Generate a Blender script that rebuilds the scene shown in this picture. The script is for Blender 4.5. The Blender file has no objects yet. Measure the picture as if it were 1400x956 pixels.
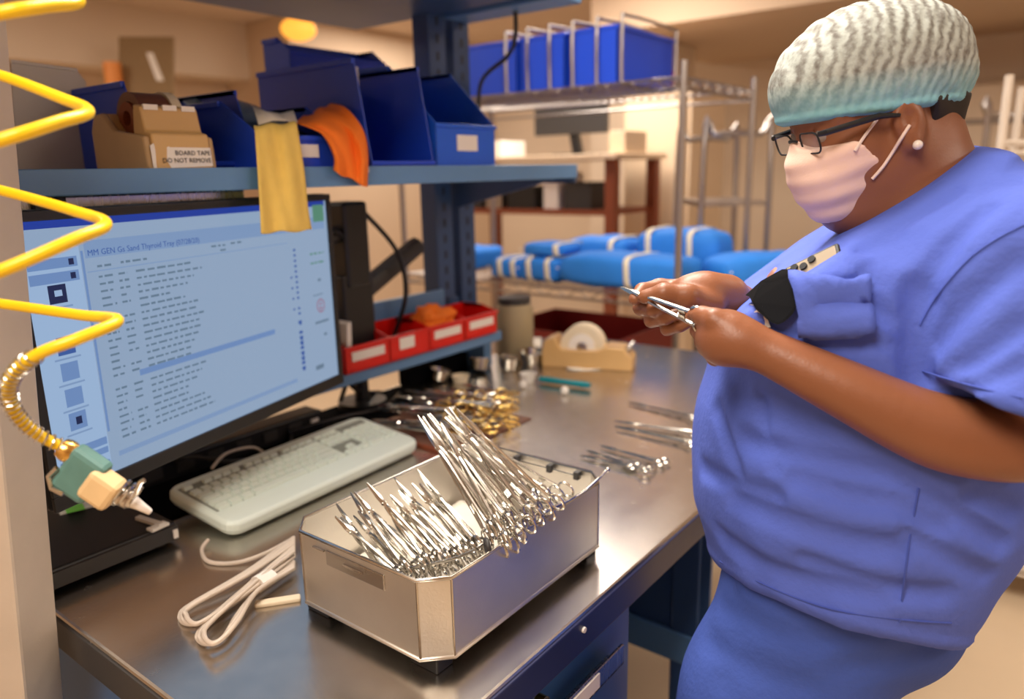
import bpy, bmesh, math, random
import numpy as np
from mathutils import Vector, Matrix
from mathutils.bvhtree import BVHTree
random.seed(7); RNG = np.random.default_rng(7)
SC = bpy.context.scene
COL = SC.collection
# ------------------------------------------------------------------ camera
F = 1020.0; CX, CY = 700.0, 478.0
PITCH = math.atan(243/F); YAW = math.radians(37.5); ROLL = math.radians(1.2)
CAM = Vector((0.467, -0.337, 1.49))
HV = Vector((-math.sin(YAW), math.cos(YAW), 0)); RV = Vector((math.cos(YAW), math.sin(YAW), 0)); ZV = Vector((0, 0, 1))
_f = HV*math.cos(PITCH) - ZV*math.sin(PITCH); _u = ZV*math.cos(PITCH) + HV*math.sin(PITCH)
CR = RV*math.cos(ROLL) - _u*math.sin(ROLL); CU = _u*math.cos(ROLL) + RV*math.sin(ROLL); CD = _f
cd = bpy.data.cameras.new('camera'); cam = bpy.data.objects.new('camera', cd); COL.objects.link(cam)
cam.matrix_world = Matrix(((CR.x, CU.x, -CD.x, CAM.x), (CR.y, CU.y, -CD.y, CAM.y), (CR.z, CU.z, -CD.z, CAM.z), (0, 0, 0, 1)))
cd.sensor_width = 36; cd.lens = F/1400*36; cd.clip_start = .02; cd.clip_end = 60
cd.dof.use_dof = True; cd.dof.focus_distance = .88; cd.dof.aperture_fstop = 2.7
SC.camera = cam
# ------------------------------------------------------------------ world, exposure
w = bpy.data.worlds.new('world'); SC.world = w; w.use_nodes = True
w.node_tree.nodes['Background'].inputs[0].default_value = (1, .86, .7, 1); w.node_tree.nodes['Background'].inputs[1].default_value = .25
SC.view_settings.view_transform = 'Standard'; SC.view_settings.look = 'None'
SC.view_settings.gamma = 1; SC.view_settings.use_curve_mapping = False
SC.view_settings.exposure = 0.0
# ------------------------------------------------------------------ ceiling lights of the room
def area(name, loc, sx, sy, power, col=(1, .90, .78), rot=(0, 0, 0)):
    l = bpy.data.lights.new(name, 'AREA'); l.shape = 'RECTANGLE'; l.size = sx; l.size_y = sy; l.energy = power; l.color = col
    o = bpy.data.objects.new(name, l); COL.objects.link(o); o.location = loc; o.rotation_euler = rot
    return o
CEIL = 2.72
LIGHTS = [(-.40, .80, 68), (.3, -1.15, 52), (-4.2, .3, 36), (-1.75, 3.1, 54), (1.1, 3.0, 20), (2.7, 1.2, 34), (-4.0, 4.4, 30)]
for i, (x, y, p) in enumerate(LIGHTS):
    area('ceiling_lamp_light', (x, y, CEIL-.03), .6, 1.2, p)

# ------------------------------------------------------------------ helpers
def ray(px, py): return CR*((px-CX)/F) - CU*((py-CY)/F) + CD
def P(px, py, d): return CAM + ray(px, py)*d                      # a point seen at a pixel, at a depth in metres
def onpl(px, py, p0, n):
    d = ray(px, py); n = Vector(n); return CAM + d*(((Vector(p0)-CAM).dot(n))/d.dot(n))
def PX(px, py, v): return onpl(px, py, (v, 0, 0), (1, 0, 0))
def PY(px, py, v): return onpl(px, py, (0, v, 0), (0, 1, 0))
def PZ(px, py, v): return onpl(px, py, (0, 0, v), (0, 0, 1))
def pix(p):
    v = Vector(p)-CAM; d = v.dot(CD); return CX+F*v.dot(CR)/d, CY-F*v.dot(CU)/d, d

# ------------------------------------------------------------------ materials
MATS = {}
def mat(name, col, rough=.5, metal=0., var=.0, vscale=20., bump=0., bscale=200., spec=.5, emit=None, estr=1., alpha=1., trans=0., stretch=None, sub=0., coat=0.):
    if name in MATS: return MATS[name]
    m = bpy.data.materials.new(name); m.use_nodes = True; nt = m.node_tree; b = nt.nodes['Principled BSDF']
    b.inputs['Base Color'].default_value = (*col, 1); b.inputs['Roughness'].default_value = rough; b.inputs['Metallic'].default_value = metal
    b.inputs['Specular IOR Level'].default_value = spec
    if coat: b.inputs['Coat Weight'].default_value = coat
    if trans: b.inputs['Transmission Weight'].default_value = trans
    if alpha < 1: b.inputs['Alpha'].default_value = alpha
    if sub: b.inputs['Subsurface Weight'].default_value = sub; b.inputs['Subsurface Radius'].default_value = (.01, .004, .002)
    if emit: b.inputs['Emission Color'].default_value = (*emit, 1); b.inputs['Emission Strength'].default_value = estr
    tc = nt.nodes.new('ShaderNodeTexCoord'); mp = nt.nodes.new('ShaderNodeMapping'); nt.links.new(tc.outputs['Object'], mp.inputs[0])
    if stretch: mp.inputs['Scale'].default_value = stretch
    if var:
        n = nt.nodes.new('ShaderNodeTexNoise'); n.inputs['Scale'].default_value = vscale; n.inputs['Detail'].default_value = 5; nt.links.new(mp.outputs[0], n.inputs[0])
        r = nt.nodes.new('ShaderNodeMix'); r.data_type = 'RGBA'
        r.inputs[6].default_value = (*[c*(1-var) for c in col], 1); r.inputs[7].default_value = (*[min(1, c*(1+var)) for c in col], 1)
        nt.links.new(n.outputs[0], r.inputs[0]); nt.links.new(r.outputs[2], b.inputs['Base Color'])
        mr = nt.nodes.new('ShaderNodeMapRange'); mr.inputs[3].default_value = max(.02, rough-var*.35); mr.inputs[4].default_value = min(1, rough+var*.35)
        nt.links.new(n.outputs[0], mr.inputs[0]); nt.links.new(mr.outputs[0], b.inputs['Roughness'])
    if bump:
        n = nt.nodes.new('ShaderNodeTexNoise'); n.inputs['Scale'].default_value = bscale; n.inputs['Detail'].default_value = 3; nt.links.new(mp.outputs[0], n.inputs[0])
        bp = nt.nodes.new('ShaderNodeBump'); bp.inputs['Strength'].default_value = bump; bp.inputs['Distance'].default_value = .002
        nt.links.new(n.outputs[0], bp.inputs['Height']); nt.links.new(bp.outputs[0], b.inputs['Normal'])
    MATS[name] = m; return m

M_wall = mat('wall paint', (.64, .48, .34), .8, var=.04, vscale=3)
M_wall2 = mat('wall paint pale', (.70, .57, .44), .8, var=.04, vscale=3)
M_ceil = mat('ceiling paint', (.66, .52, .40), .9)
M_floor = mat('floor vinyl', (.62, .48, .33), .35, var=.08, vscale=4)
M_steel = mat('brushed steel', (.50, .47, .43), .27, 1., var=.14, vscale=9, bump=.05, bscale=60, stretch=(1, 14, 1))
M_bench = mat('worn bench steel', (.62, .58, .53), .26, 1., var=.10, vscale=30, bump=.04, bscale=160)
M_tray = mat('satin tray steel', (.74, .70, .64), .42, 1., var=.1, vscale=16, bump=.10, bscale=320)
M_chrome = mat('polished instrument steel', (.60, .57, .52), .22, 1., var=.12, vscale=60)
M_gold = mat('gold plated handles', (.95, .66, .20), .34, 1.)
M_post = mat('painted steel post', (.64, .56, .48), .5, .35, var=.10, vscale=14, bump=.08, bscale=150)
M_navy = mat('navy powder coat', (.034, .080, .20), .4, var=.1, vscale=6)
M_blue = mat('steel blue powder coat', (.115, .25, .47), .38, var=.08, vscale=6)
M_cab = mat('cabinet blue', (.042, .135, .34), .4, var=.1, vscale=6)
M_apron = mat('dark blue bench apron', (.018, .022, .07), .35, var=.1)
M_bin = mat('blue bin plastic', (.014, .066, .60), .34, var=.06, vscale=10)
M_bin2 = mat('bright blue bin plastic', (.015, .12, .72), .34, var=.06, vscale=10)
M_red = mat('red bin plastic', (.72, .008, .004), .32, var=.06, vscale=10)
M_label = mat('paper label', (.86, .80, .74), .7)
M_white = mat('white plastic', (.82, .78, .72), .45)
M_paper = mat('white towel', (.86, .80, .70), .85, bump=.2, bscale=400)
M_black = mat('black plastic', (.010, .010, .012), .42)
M_matte = mat('matte black fabric', (.004, .004, .005), .95, spec=.05)
M_dark = mat('dark grey plastic', (.035, .032, .032), .5)
M_key = mat('pale mint key plastic', (.80, .90, .82), .5)
M_kbd = mat('pale mint keyboard shell', (.80, .90, .83), .42)
M_keygap = mat('keyboard recess plastic', (.28, .31, .27), .6)
M_cable = mat('beige cable', (.62, .52, .43), .4)
M_yhose = mat('yellow air hose', (.95, .62, .01), .32, var=.04)
M_brass = mat('brass fitting', (.80, .50, .14), .25, 1.)
M_teal = mat('teal tape', (.10, .23, .21), .5, var=.2, vscale=60)
M_masking = mat('masking tape', (.74, .52, .27), .6, var=.12, vscale=60)
M_green = mat('green label', (.22, .72, .10), .5)
M_tanplastic = mat('tan dispenser plastic', (.62, .38, .15), .35, var=.06, coat=.2)
M_taupe = mat('taupe dispenser plastic', (.50, .33, .17), .25, var=.1, coat=.3)
M_yellow = mat('yellow cloth', (.86, .60, .14), .85, var=.1, vscale=40, bump=.25, bscale=300)
M_orange = mat('orange cloth', (.95, .20, .012), .8, var=.06, bump=.2, bscale=300)
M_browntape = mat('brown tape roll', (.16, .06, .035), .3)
M_creamtape = mat('cream tape roll', (.80, .68, .50), .6)
M_tealtool = mat('teal tool plastic', (.0, .22, .27), .35)
M_wrap = mat('blue sterile wrap', (.015, .20, .72), .75, var=.12, vscale=14, bump=.4, bscale=30)
M_wraptape = mat('cream autoclave tape', (.80, .72, .55), .7)
M_wire = mat('wire rack chrome', (.42, .38, .36), .35, 1.)
M_redbrown = mat('red brown wood', (.24, .055, .02), .5, var=.15)
M_cloudbeige = mat('beige laminate', (.78, .60, .42), .6)
M_amber = mat('amber lamp glass', (1, .45, .08), .4, emit=(1, .42, .05), estr=1.1)
M_orangepaint = mat('orange painted pipe', (.85, .32, .08), .5)
M_clear = mat('clear plastic board', (.60, .54, .50), .25)
# person
M_skin = mat('brown skin', (.25, .092, .042), .42, var=.10, vscale=14, bump=.12, bscale=350, sub=.04)
M_scrub = mat('blue scrub cotton', (.095, .145, .56), .85, var=.09, vscale=25, bump=.5, bscale=130, spec=.2)
M_scrubd = mat('blue scrub trouser cotton', (.055, .100, .40), .85, var=.09, vscale=25, bump=.5, bscale=130, spec=.2)
M_seam = mat('scrub seam thread', (.05, .085, .40), .85)
M_mask = mat('pink surgical mask', (.90, .63, .52), .85, bump=.15, bscale=500)
M_hair = mat('black hair', (.012, .008, .006), .6)
M_cord = mat('pale ear loop elastic', (.84, .66, .58), .7)

# ------------------------------------------------------------------ mesh building
ORG = {}
def root_org(o):
    while o.parent: o = o.parent
    return ORG.get(o.name, Vector((0, 0, 0)))
def link(name, me, parent=None):
    o = bpy.data.objects.new(name, me); COL.objects.link(o)
    if parent: o.parent = parent
    return o
def tag(o, label=None, cat=None, group=None, kind=None):
    if label: o['label'] = label
    if cat: o['category'] = cat
    if group: o['group'] = group
    if kind: o['kind'] = kind
    return o
def thing(name, label, cat, loc=(0, 0, 0), group=None):
    o = bpy.data.objects.new(name, None); COL.objects.link(o); o.location = loc; o.empty_display_size = .02
    ORG[o.name] = Vector(loc); return tag(o, label, cat, group)
class MB:
    def __init__(s): s.v = []; s.f = []; s.m = []; s.cur = 0
    def add(s, vs, fs):
        n = len(s.v); s.v += [tuple(v) for v in vs]; s.f += [tuple(i+n for i in f) for f in fs]; s.m += [s.cur]*len(fs); return s
    def box(s, c, d, rot=None):
        x, y, z = d[0]/2, d[1]/2, d[2]/2; c = Vector(c)
        vs = [Vector(p) for p in ((-x,-y,-z),(x,-y,-z),(x,y,-z),(-x,y,-z),(-x,-y,z),(x,-y,z),(x,y,z),(-x,y,z))]
        if rot is not None: vs = [rot @ v for v in vs]
        return s.add([c+v for v in vs], [(0,3,2,1),(4,5,6,7),(0,1,5,4),(1,2,6,5),(2,3,7,6),(3,0,4,7)])
    def bb(s, a, b): # box from two corners
        a = Vector(a); b = Vector(b); return s.box((a+b)/2, [abs(b[i]-a[i]) for i in range(3)])
    def prism(s, poly, ax, off):  # poly list of 3d points, extruded by the vector off
        n = len(poly); off = Vector(off); a = [Vector(p) for p in poly]; b = [p+off for p in a]
        return s.add(a+b, [tuple(range(n))[::-1], tuple(range(n, 2*n))] + [(i, (i+1) % n, n+(i+1) % n, n+i) for i in range(n)])
    def tube(s, pts, r, n=8, closed=False, cap=True, flat=1.):
        pts = [Vector(p) for p in pts]; k = len(pts); rr = r if isinstance(r, (list, tuple)) else [r]*k
        T = []
        for i in range(k):
            a = pts[(i-1) % k] if closed or i > 0 else pts[i]; b = pts[(i+1) % k] if closed or i < k-1 else pts[i]
            t = (b-a); T.append(t.normalized() if t.length > 1e-9 else Vector((0, 0, 1)))
        up = Vector((0, 0, 1)) if abs(T[0].z) < .9 else Vector((1, 0, 0))
        N = (up - T[0]*up.dot(T[0])).normalized(); vs = []; fs = []
        for i in range(k):
            N = (N - T[i]*N.dot(T[i])).normalized(); B = T[i].cross(N)
            for j in range(n):
                a = 2*math.pi*j/n; vs.append(pts[i] + (N*math.cos(a)*flat + B*math.sin(a))*rr[i])
        for i in range(k if closed else k-1):
            for j in range(n):
                a = i*n+j; b = i*n+(j+1) % n; c = ((i+1) % k)*n+(j+1) % n; d = ((i+1) % k)*n+j; fs.append((a, b, c, d))
        if cap and not closed: fs += [tuple(range(n))[::-1], tuple(range((k-1)*n, k*n))]
        return s.add(vs, fs)
    def cyl(s, a, b, r, r2=None, n=16): return s.tube([a, b], [r, r if r2 is None else r2], n)
    def ring(s, c, nrm, R, r, n=18, m=6, sx=1., ax=None):
        c = Vector(c); nrm = Vector(nrm).normalized(); u = Vector(ax) if ax is not None else nrm.orthogonal(); u = (u-nrm*u.dot(nrm)).normalized(); v = nrm.cross(u)
        return s.tube([c + u*math.cos(2*math.pi*i/n)*R*sx + v*math.sin(2*math.pi*i/n)*R for i in range(n)], r, m, closed=True)
    def lathe(s, c, ax, prof, n=24):  # prof: (radius, height)
        c = Vector(c); ax = Vector(ax).normalized(); u = ax.orthogonal().normalized(); v = ax.cross(u); vs = []; fs = []; k = len(prof)
        for r, h in prof:
            for j in range(n):
                a = 2*math.pi*j/n; vs.append(c+ax*h+(u*math.cos(a)+v*math.sin(a))*r)
        for i in range(k-1):
            for j in range(n): fs.append((i*n+j, i*n+(j+1) % n, (i+1)*n+(j+1) % n, (i+1)*n+j))
        return s.add(vs, fs)
    def ball(s, c, r, n=12, m=8):
        c = Vector(c); r = Vector(r) if not isinstance(r, (int, float)) else Vector((r, r, r)); vs = []; fs = []
        for i in range(m+1):
            t = math.pi*i/m
            for j in range(n):
                a = 2*math.pi*j/n; vs.append(c+Vector((r.x*math.sin(t)*math.cos(a), r.y*math.sin(t)*math.sin(a), r.z*math.cos(t))))
        for i in range(m):
            for j in range(n): fs.append((i*n+j, (i+1)*n+j, (i+1)*n+(j+1) % n, i*n+(j+1) % n))
        return s.add(vs, fs)
    def sheet(s, grid):
        h = len(grid); wd = len(grid[0]); vs = [p for row in grid for p in row]
        return s.add(vs, [(i*wd+j, i*wd+j+1, (i+1)*wd+j+1, (i+1)*wd+j) for i in range(h-1) for j in range(wd-1)])
    def quad(s, a, b, c, d): return s.add([a, b, c, d], [(0, 1, 2, 3)])
    def build(s, name, m, parent=None, smooth=False, bevel=0., solid=0., sub=0, label=None, kind=None):
        me = bpy.data.meshes.new(name); o_ = root_org(parent) if parent else Vector((0, 0, 0))
        me.from_pydata([tuple(Vector(v)-o_) for v in s.v], [], s.f)
        ms = m if isinstance(m, (list, tuple)) else [m]
        for q in ms: me.materials.append(q)
        if len(ms) > 1: me.polygons.foreach_set('material_index', s.m)
        bm = bmesh.new(); bm.from_mesh(me); bmesh.ops.recalc_face_normals(bm, faces=bm.faces) if not solid and not sub else None; bm.to_mesh(me); bm.free()
        if smooth: me.shade_smooth()
        o = link(name, me, parent)
        if solid: d = o.modifiers.new('solid', 'SOLIDIFY'); d.thickness = solid; d.offset = 0
        if sub: d = o.modifiers.new('sub', 'SUBSURF'); d.levels = d.render_levels = sub
        if bevel:
            d = o.modifiers.new('bevel', 'BEVEL'); d.width = bevel; d.segments = 2; d.limit_method = 'ANGLE'; d.angle_limit = math.radians(40)
        if smooth and (bevel or True):
            me.set_sharp_from_angle(angle=math.radians(45)) if hasattr(me, 'set_sharp_from_angle') else None
        if label: o['label'] = label
        if kind: o['kind'] = kind
        return o
def copy_tree(o, parent=None):
    c = o.copy(); COL.objects.link(c); c.parent = parent
    for ch in o.children: copy_tree(ch, c)
    return c
def spline(pts, k=8, closed=False):
    pts = [Vector(p) for p in pts]; n = len(pts); out = []
    for i in range(n if closed else n-1):
        g = (lambda j: pts[j % n]) if closed else (lambda j: pts[max(0, min(n-1, j))])
        a, b, c, d = g(i-1), g(i), g(i+1), g(i+2)
        for t in range(k):
            t /= k; out.append(.5*((2*b)+(c-a)*t+(2*a-5*b+4*c-d)*t*t+(3*b-a-3*c+d)*t**3))
    if not closed: out.append(pts[-1])
    return out
def text_mesh(s, size, origin, right, up, depth=.0004, align='LEFT'):
    cu = bpy.data.curves.new('txt', 'FONT'); cu.body = s; cu.size = size; cu.align_x = align; cu.extrude = depth; cu.resolution_u = 2
    o = bpy.data.objects.new('txt', cu); COL.objects.link(o); bpy.context.view_layer.update()
    me = o.to_mesh(); r = Vector(right).normalized(); u = Vector(up).normalized(); n = r.cross(u)
    vs = [Vector(origin)+r*v.co.x+u*v.co.y+n*v.co.z for v in me.vertices]; fs = [tuple(p.vertices) for p in me.polygons]
    o.to_mesh_clear(); bpy.data.objects.remove(o); bpy.data.curves.remove(cu); return vs, fs
# ================================================================== the room
def struct(mb, name, m, label, **k): return tag(mb.build(name, m, **k), label, kind='structure')
XL, XR, YN, YF = -5.6, 3.6, -2.6, 6.2
struct(MB().bb((XL, YN, -.05), (XR, YF, 0)), 'floor', M_floor, 'beige vinyl floor of the work room')
struct(MB().bb((XL, YN, CEIL), (XR, YF, CEIL+.05)), 'ceiling', M_ceil, 'beige painted ceiling')
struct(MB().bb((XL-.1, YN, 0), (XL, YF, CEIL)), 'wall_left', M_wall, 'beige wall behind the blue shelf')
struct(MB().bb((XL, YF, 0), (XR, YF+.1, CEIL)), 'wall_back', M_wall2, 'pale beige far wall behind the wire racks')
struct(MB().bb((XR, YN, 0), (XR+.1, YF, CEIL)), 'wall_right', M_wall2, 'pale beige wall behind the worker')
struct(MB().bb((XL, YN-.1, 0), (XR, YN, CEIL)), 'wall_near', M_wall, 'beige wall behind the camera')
# dropped soffit over the far racks and a recess on the left wall
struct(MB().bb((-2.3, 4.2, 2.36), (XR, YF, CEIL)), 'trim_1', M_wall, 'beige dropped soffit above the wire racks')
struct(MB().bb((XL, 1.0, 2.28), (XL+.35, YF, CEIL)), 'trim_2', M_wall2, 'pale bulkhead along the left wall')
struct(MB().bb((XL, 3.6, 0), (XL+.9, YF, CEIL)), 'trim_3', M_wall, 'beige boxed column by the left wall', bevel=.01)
o = struct(MB().bb((-2.55, 4.6, 0), (-2.0, 5.2, 2.36)), 'trim_4', M_wall2, 'pale square column behind the wire rack', bevel=.01)

# ================================================================== worktop and blue bench below
BZ = .92
t = thing('worktop', 'long stainless steel worktop under the monitor and instrument tray', 'worktop', (-.5, .9, BZ))
MB().bb((-1.0, 0, BZ-.045), (0, 1.86, BZ)).build('top_plate', M_bench, t, bevel=.004)
MB().bb((-.012, .004, BZ-.055), (.003, 1.86, BZ-.006)).build('edge_band', M_apron, t, bevel=.002, label='dark blue front edge band')
MB().bb((-.998, -.003, BZ-.055), (0, .010, BZ-.006)).build('end_band', M_dark, t, bevel=.002, label='dark steel end band')
MB().cyl((.001, .41, BZ-.022), (.006, .41, BZ-.022), .004, n=10).build('screw', M_label, t)
MB().cyl((.001, 1.2, BZ-.022), (.006, 1.2, BZ-.022), .004, n=10).build('screw', M_label, t)

t = thing('drawer_cabinet', 'blue metal drawer cabinet below the near end of the steel worktop', 'cabinet', (-.4, .32, 0))
MB().bb((-.93, .035, .06), (-.035, .60, BZ-.058)).build('body', M_cab, t, bevel=.004)
MB().bb((-.9, .06, 0), (-.06, .58, .06)).build('plinth', M_black, t)
MB().bb((-.8, .029, .12), (-.12, .036, BZ-.10)).build('side_panel', M_cab, t, bevel=.002)
for k, (z0, z1) in enumerate(((.655, .845), (.45, .645), (.25, .44), (.08, .24))):
    d = MB().bb((-.036, .06, z0), (-.016, .575, z1)).build('drawer', M_blue if k < 0 else M_cab, t, bevel=.004)
    zz = z1-.040
    MB().bb((-.017, .20, zz-.016), (.010, .512, zz-.010)).bb((.004, .20, zz-.016), (.010, .512, zz+.016)).build('handle', M_steel, d, bevel=.002, label='silver drawer pull')
    MB().bb((.010, .30, zz-.010), (.0115, .44, zz+.012)).build('name_strip', M_label, d, label='white paper strip on the drawer pull')
    if k == 0:
        MB().cyl((-.017, .33, z1-.014), (-.004, .33, z1-.014), .011, n=16).cyl((-.005, .33, z1-.014), (-.002, .33, z1-.014), .006, n=12).build('lock', M_brass, d, smooth=True, label='small round drawer lock')
t = thing('bench_frame', 'blue steel leg frame under the far end of the worktop', 'bench frame', (-.5, 1.3, 0))
for x in (-.09, -.93):
    for y in (.95, 1.74): MB().bb((x-.03, y, 0), (x+.03, y+.06, BZ-.055)).build('leg', M_navy, t, bevel=.004)
MB().bb((-.93, .66, BZ-.115), (-.05, 1.80, BZ-.058)).build('top_rail', M_navy, t, bevel=.004)
MB().bb((-.065, .602, BZ-.085), (-.035, 1.80, BZ-.056)).build('front_rail', M_cab, t, bevel=.003)
MB().bb((-.98, .602, .1), (-.94, 1.80, BZ-.1)).build('back_panel', M_navy, t)
fz = PY(905, 872, .96).z
MB().bb((-.95, .955, fz), (-.04, .965, BZ-.058)).build('side_panel', M_navy, t)
MB().bb((-.95, .945, fz-.035), (-.04, .970, fz+.035)).build('foot_rail', M_blue, t, bevel=.004, label='grey blue cross rail')
MB().bb((-.93, 1.73, .56), (-.09, 1.80, .64)).build('stretcher', M_blue, t, bevel=.004)

# ================================================================== blue rack standing behind the worktop
t = thing('workstation_rack', 'blue steel rack with shelf and overhead canopy rising behind the worktop', 'rack', (-1.02, .7, 0))
for y0, y1 in ((1.235, 1.305), (1.335, 1.405)):
    MB().bb((-1.06, y0, 0), (-1.0, y1, 2.3)).build('post', M_navy, t, bevel=.004)
    m = MB()
    for k in range(30): m.bb((-1.001, (y0+y1)/2-.004, .98+k*.045), (-.999, (y0+y1)/2+.004, .98+k*.045+.022))
    m.build('slot_row', M_black, t, kind='stuff')
MB().bb((-1.06, -.14, 0), (-1.0, -.07, 2.3)).build('post', M_navy, t, bevel=.004)
for za, zb in ((.95, 1.13), (1.47, 1.56)): MB().bb((-1.05, 1.305, za), (-1.01, 1.335, zb)).build('post_tie', M_navy, t)
sh = MB().bb((-1.0, -.18, 1.488), (-.64, 1.405, 1.494)).build('shelf', M_blue, t)
MB().bb((-.646, -.18, 1.470), (-.636, 1.405, 1.506)).build('shelf_lip', M_blue, sh, bevel=.002, label='steel blue front lip of the shelf')
MB().bb((-1.0, 1.396, 1.458), (-.64, 1.406, 1.500)).build('shelf_end', M_navy, sh, bevel=.002)
for y in (-.1, 1.32):
    MB().prism([(-1.0, y, 1.486), (-.66, y, 1.486), (-.66, y, 1.468), (-1.0, y, 1.39)], 0, (0, .012, 0)).build('bracket', M_navy, t)
MB().bb((-1.0, -.12, 1.05), (-.985, 1.24, 1.165)).build('bin_rail', M_blue, t, bevel=.002, label='blue louvred rail holding the red bins')
MB().bb((-.985, -.12, 1.01), (-.86, 1.345, 1.038)).build('bin_ledge', M_blue, t, bevel=.003)
MB().bb((-1.0, 1.31, .922), (-.9, 1.345, 1.04)).build('ledge_foot', M_blue, t, bevel=.003)
cn = MB().bb((-1.32, -.5, 1.905), (-.35, 1.27, 1.955)).build('canopy', M_navy, t, bevel=.006)
MB().bb((-1.0, 1.30, 1.90), (-.62, 1.40, 1.95)).build('canopy_arm', M_blue, t, bevel=.004)
MB().bb((-1.0, 1.22, 1.955), (-.62, 1.30, 1.97)).bb((-1.0, -.18, 1.955), (-.94, 1.3, 1.99)).build('canopy_brace', M_navy, cn)
MB().tube(spline([(-.80, 1.36, 1.90), (-.81, 1.37, 1.84), (-.86, 1.40, 1.80), (-.97, 1.415, 1.74), (-.98, 1.415, 1.6)]), .006).build('power_cord', M_dark, t, smooth=True)
# task light under the shelf
lt = thing('task_light', 'slim steel task light fixed beneath the blue shelf above the monitor', 'light', (-.72, .2, 1.47))
MB().bb((-.76, -.05, 1.444), (-.68, .42, 1.470)).build('housing', M_steel, lt, bevel=.003)
MB().bb((-.752, .19, 1.440), (-.66, .40, 1.446)).build('diffuser', M_label, lt)
MB().bb((-.678, .09, 1.444), (-.668, .13, 1.468)).build('switch', M_dark, lt)
# ================================================================== near post and coiled air hose
def PB(px, py, b): return onpl(px, py, CAM+HV*b, HV)     # on the upright plane that faces the camera b metres away
t = thing('equipment_post', 'tall beige painted steel post at the left end of the worktop', 'post', (-.66, -.07, 0))
e0 = PB(88, 956, .865); e1 = PB(10, 25, .865); ax = (e1-e0).normalized()
e0 = e0 - ax*(e0.z/ax.z); e1 = e0 + ax*2.68
e0 = e0-HV*.075; e1 = e1-HV*.075; sd = -RV*.16; bk = HV*.075
m = MB(); v = [e0, e0+sd, e0+sd+bk, e0+bk, e1, e1+sd, e1+sd+bk, e1+bk]
m.add(v, [(0, 1, 2, 3), (7, 6, 5, 4), (0, 4, 5, 1), (1, 5, 6, 2), (2, 6, 7, 3), (3, 7, 4, 0)]).build('upright', M_post, t, bevel=.004)
for k in range(5):
    c = e0+ax*(.60+.32*k)+sd*.42-HV*.001
    MB().cyl(c, c-HV*.004, .006, n=10).build('bolt', M_steel, t, smooth=True)
MB().box(e0+sd/2+bk/2+Vector((0, 0, .006)), (.24, .2, .012)).build('foot_plate', M_steel, t)

t = thing('coiled_air_hose', 'yellow coiled air hose with taped nozzle hanging before the post', 'hose', PB(60, 440, .66))
hp = [(-40, -70, .72), (60, -30, .70), (108, 0, .66), (60, 9, .62), (0, 18, .60), (-90, 40, .62), (-130, 62, .68), (-90, 80, .74), (0, 103, .75), (80, 133, .71), (121, 152, .665), (80, 167, .62), (0, 192, .59),
      (-80, 214, .61), (-112, 232, .67), (-70, 245, .73), (0, 260, .74), (100, 288, .70), (145, 306, .655), (100, 328, .61), (0, 371, .58), (-60, 388, .60), (-85, 400, .66), (-40, 409, .72), (20, 418, .725), (110, 431, .69), (161, 438, .645), (110, 462, .61), (55, 483, .60), (22, 508, .61), (12, 535, .62), (22, 566, .63), (50, 593, .64), (92, 615, .65)]
hpts = spline([PB(-60, -75, .74)+ZV*(2.66-PB(-60, -75, .74).z), PB(-60, -75, .74)+ZV*.35, PB(-60, -75, .74)+ZV*.08]+[PB(*p) for p in hp], 8)
c = hpts[0]; MB().cyl((c.x, c.y, CEIL-.05), (c.x, c.y, CEIL-.002), .03, n=16).build('ceiling_fitting', M_steel, t, smooth=True)
MB().tube(hpts, .0052, 10).build('hose', M_yhose, t, smooth=True)
sg = hpts[-8*5:]; coil = []
for i in range(len(sg)-1):
    tt = (sg[i+1]-sg[i]).normalized(); n1 = tt.orthogonal().normalized()
    n1 = (HV - tt*HV.dot(tt)).normalized(); n2 = tt.cross(n1)
    for k in range(8):
        a = 2*math.pi*(k+8*i)/13; p = sg[i].lerp(sg[i+1], k/8); coil.append(p+(n1*math.cos(a)+n2*math.sin(a))*.0068)
MB().tube(coil, .0009, 5).build('spring_guard', M_chrome, t, smooth=True, label='steel spring around the hose end')
nz = lambda px, py, b=.65: PB(px, py, b)
MB().tube([nz(84, 611), nz(90, 615), nz(97, 619), nz(105, 622)], [.009, .0105, .0105, .008], 12).build('collar', M_brass, t, smooth=True, label='brass hose collar')
dn = (nz(200, 690)-nz(90, 615)).normalized(); sdn = dn.cross(HV).normalized()
rot = Matrix((dn, sdn, dn.cross(sdn))).transposed()
m = MB().box(nz(112, 648), (.036, .046, .020), rot); m.build('taped_block', M_teal, t, bevel=.005, label='block wrapped in teal tape')
MB().box(nz(140, 667, .645), (.030, .030, .024), rot).build('tape_wrap', M_masking, t, bevel=.005, label='band of tan masking tape')
MB().tube([nz(78, 640, .64), nz(66, 652, .64), nz(70, 668, .64), nz(86, 676, .64)], .0022, 6).build('hook', M_chrome, t, smooth=True)
m = MB().tube([nz(155, 674), nz(163, 677), nz(163, 677), nz(174, 682), nz(182, 686)], [.011, .011, .009, .009, .007], 14)
for q in ((166, 672), (174, 676), (182, 680)): m.ring(nz(q[0], q[1]), dn, .0115, .0016, 16, 6)
m.build('coupling', M_chrome, t, smooth=True, label='silver quick coupling')
MB().tube([nz(184, 678, .64), nz(192, 660, .64), nz(197, 656, .64)], .002, 6).build('trigger', M_chrome, t, smooth=True)
MB().tube([nz(182, 686), nz(192, 692), nz(205, 700, .655)], [.006, .0045, .003], 10).build('nozzle', M_label, t, smooth=True, label='white nozzle tip')

# ================================================================== monitor
MW = .62; MH = MW*9/16; psi = math.radians(-15.47)
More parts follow.
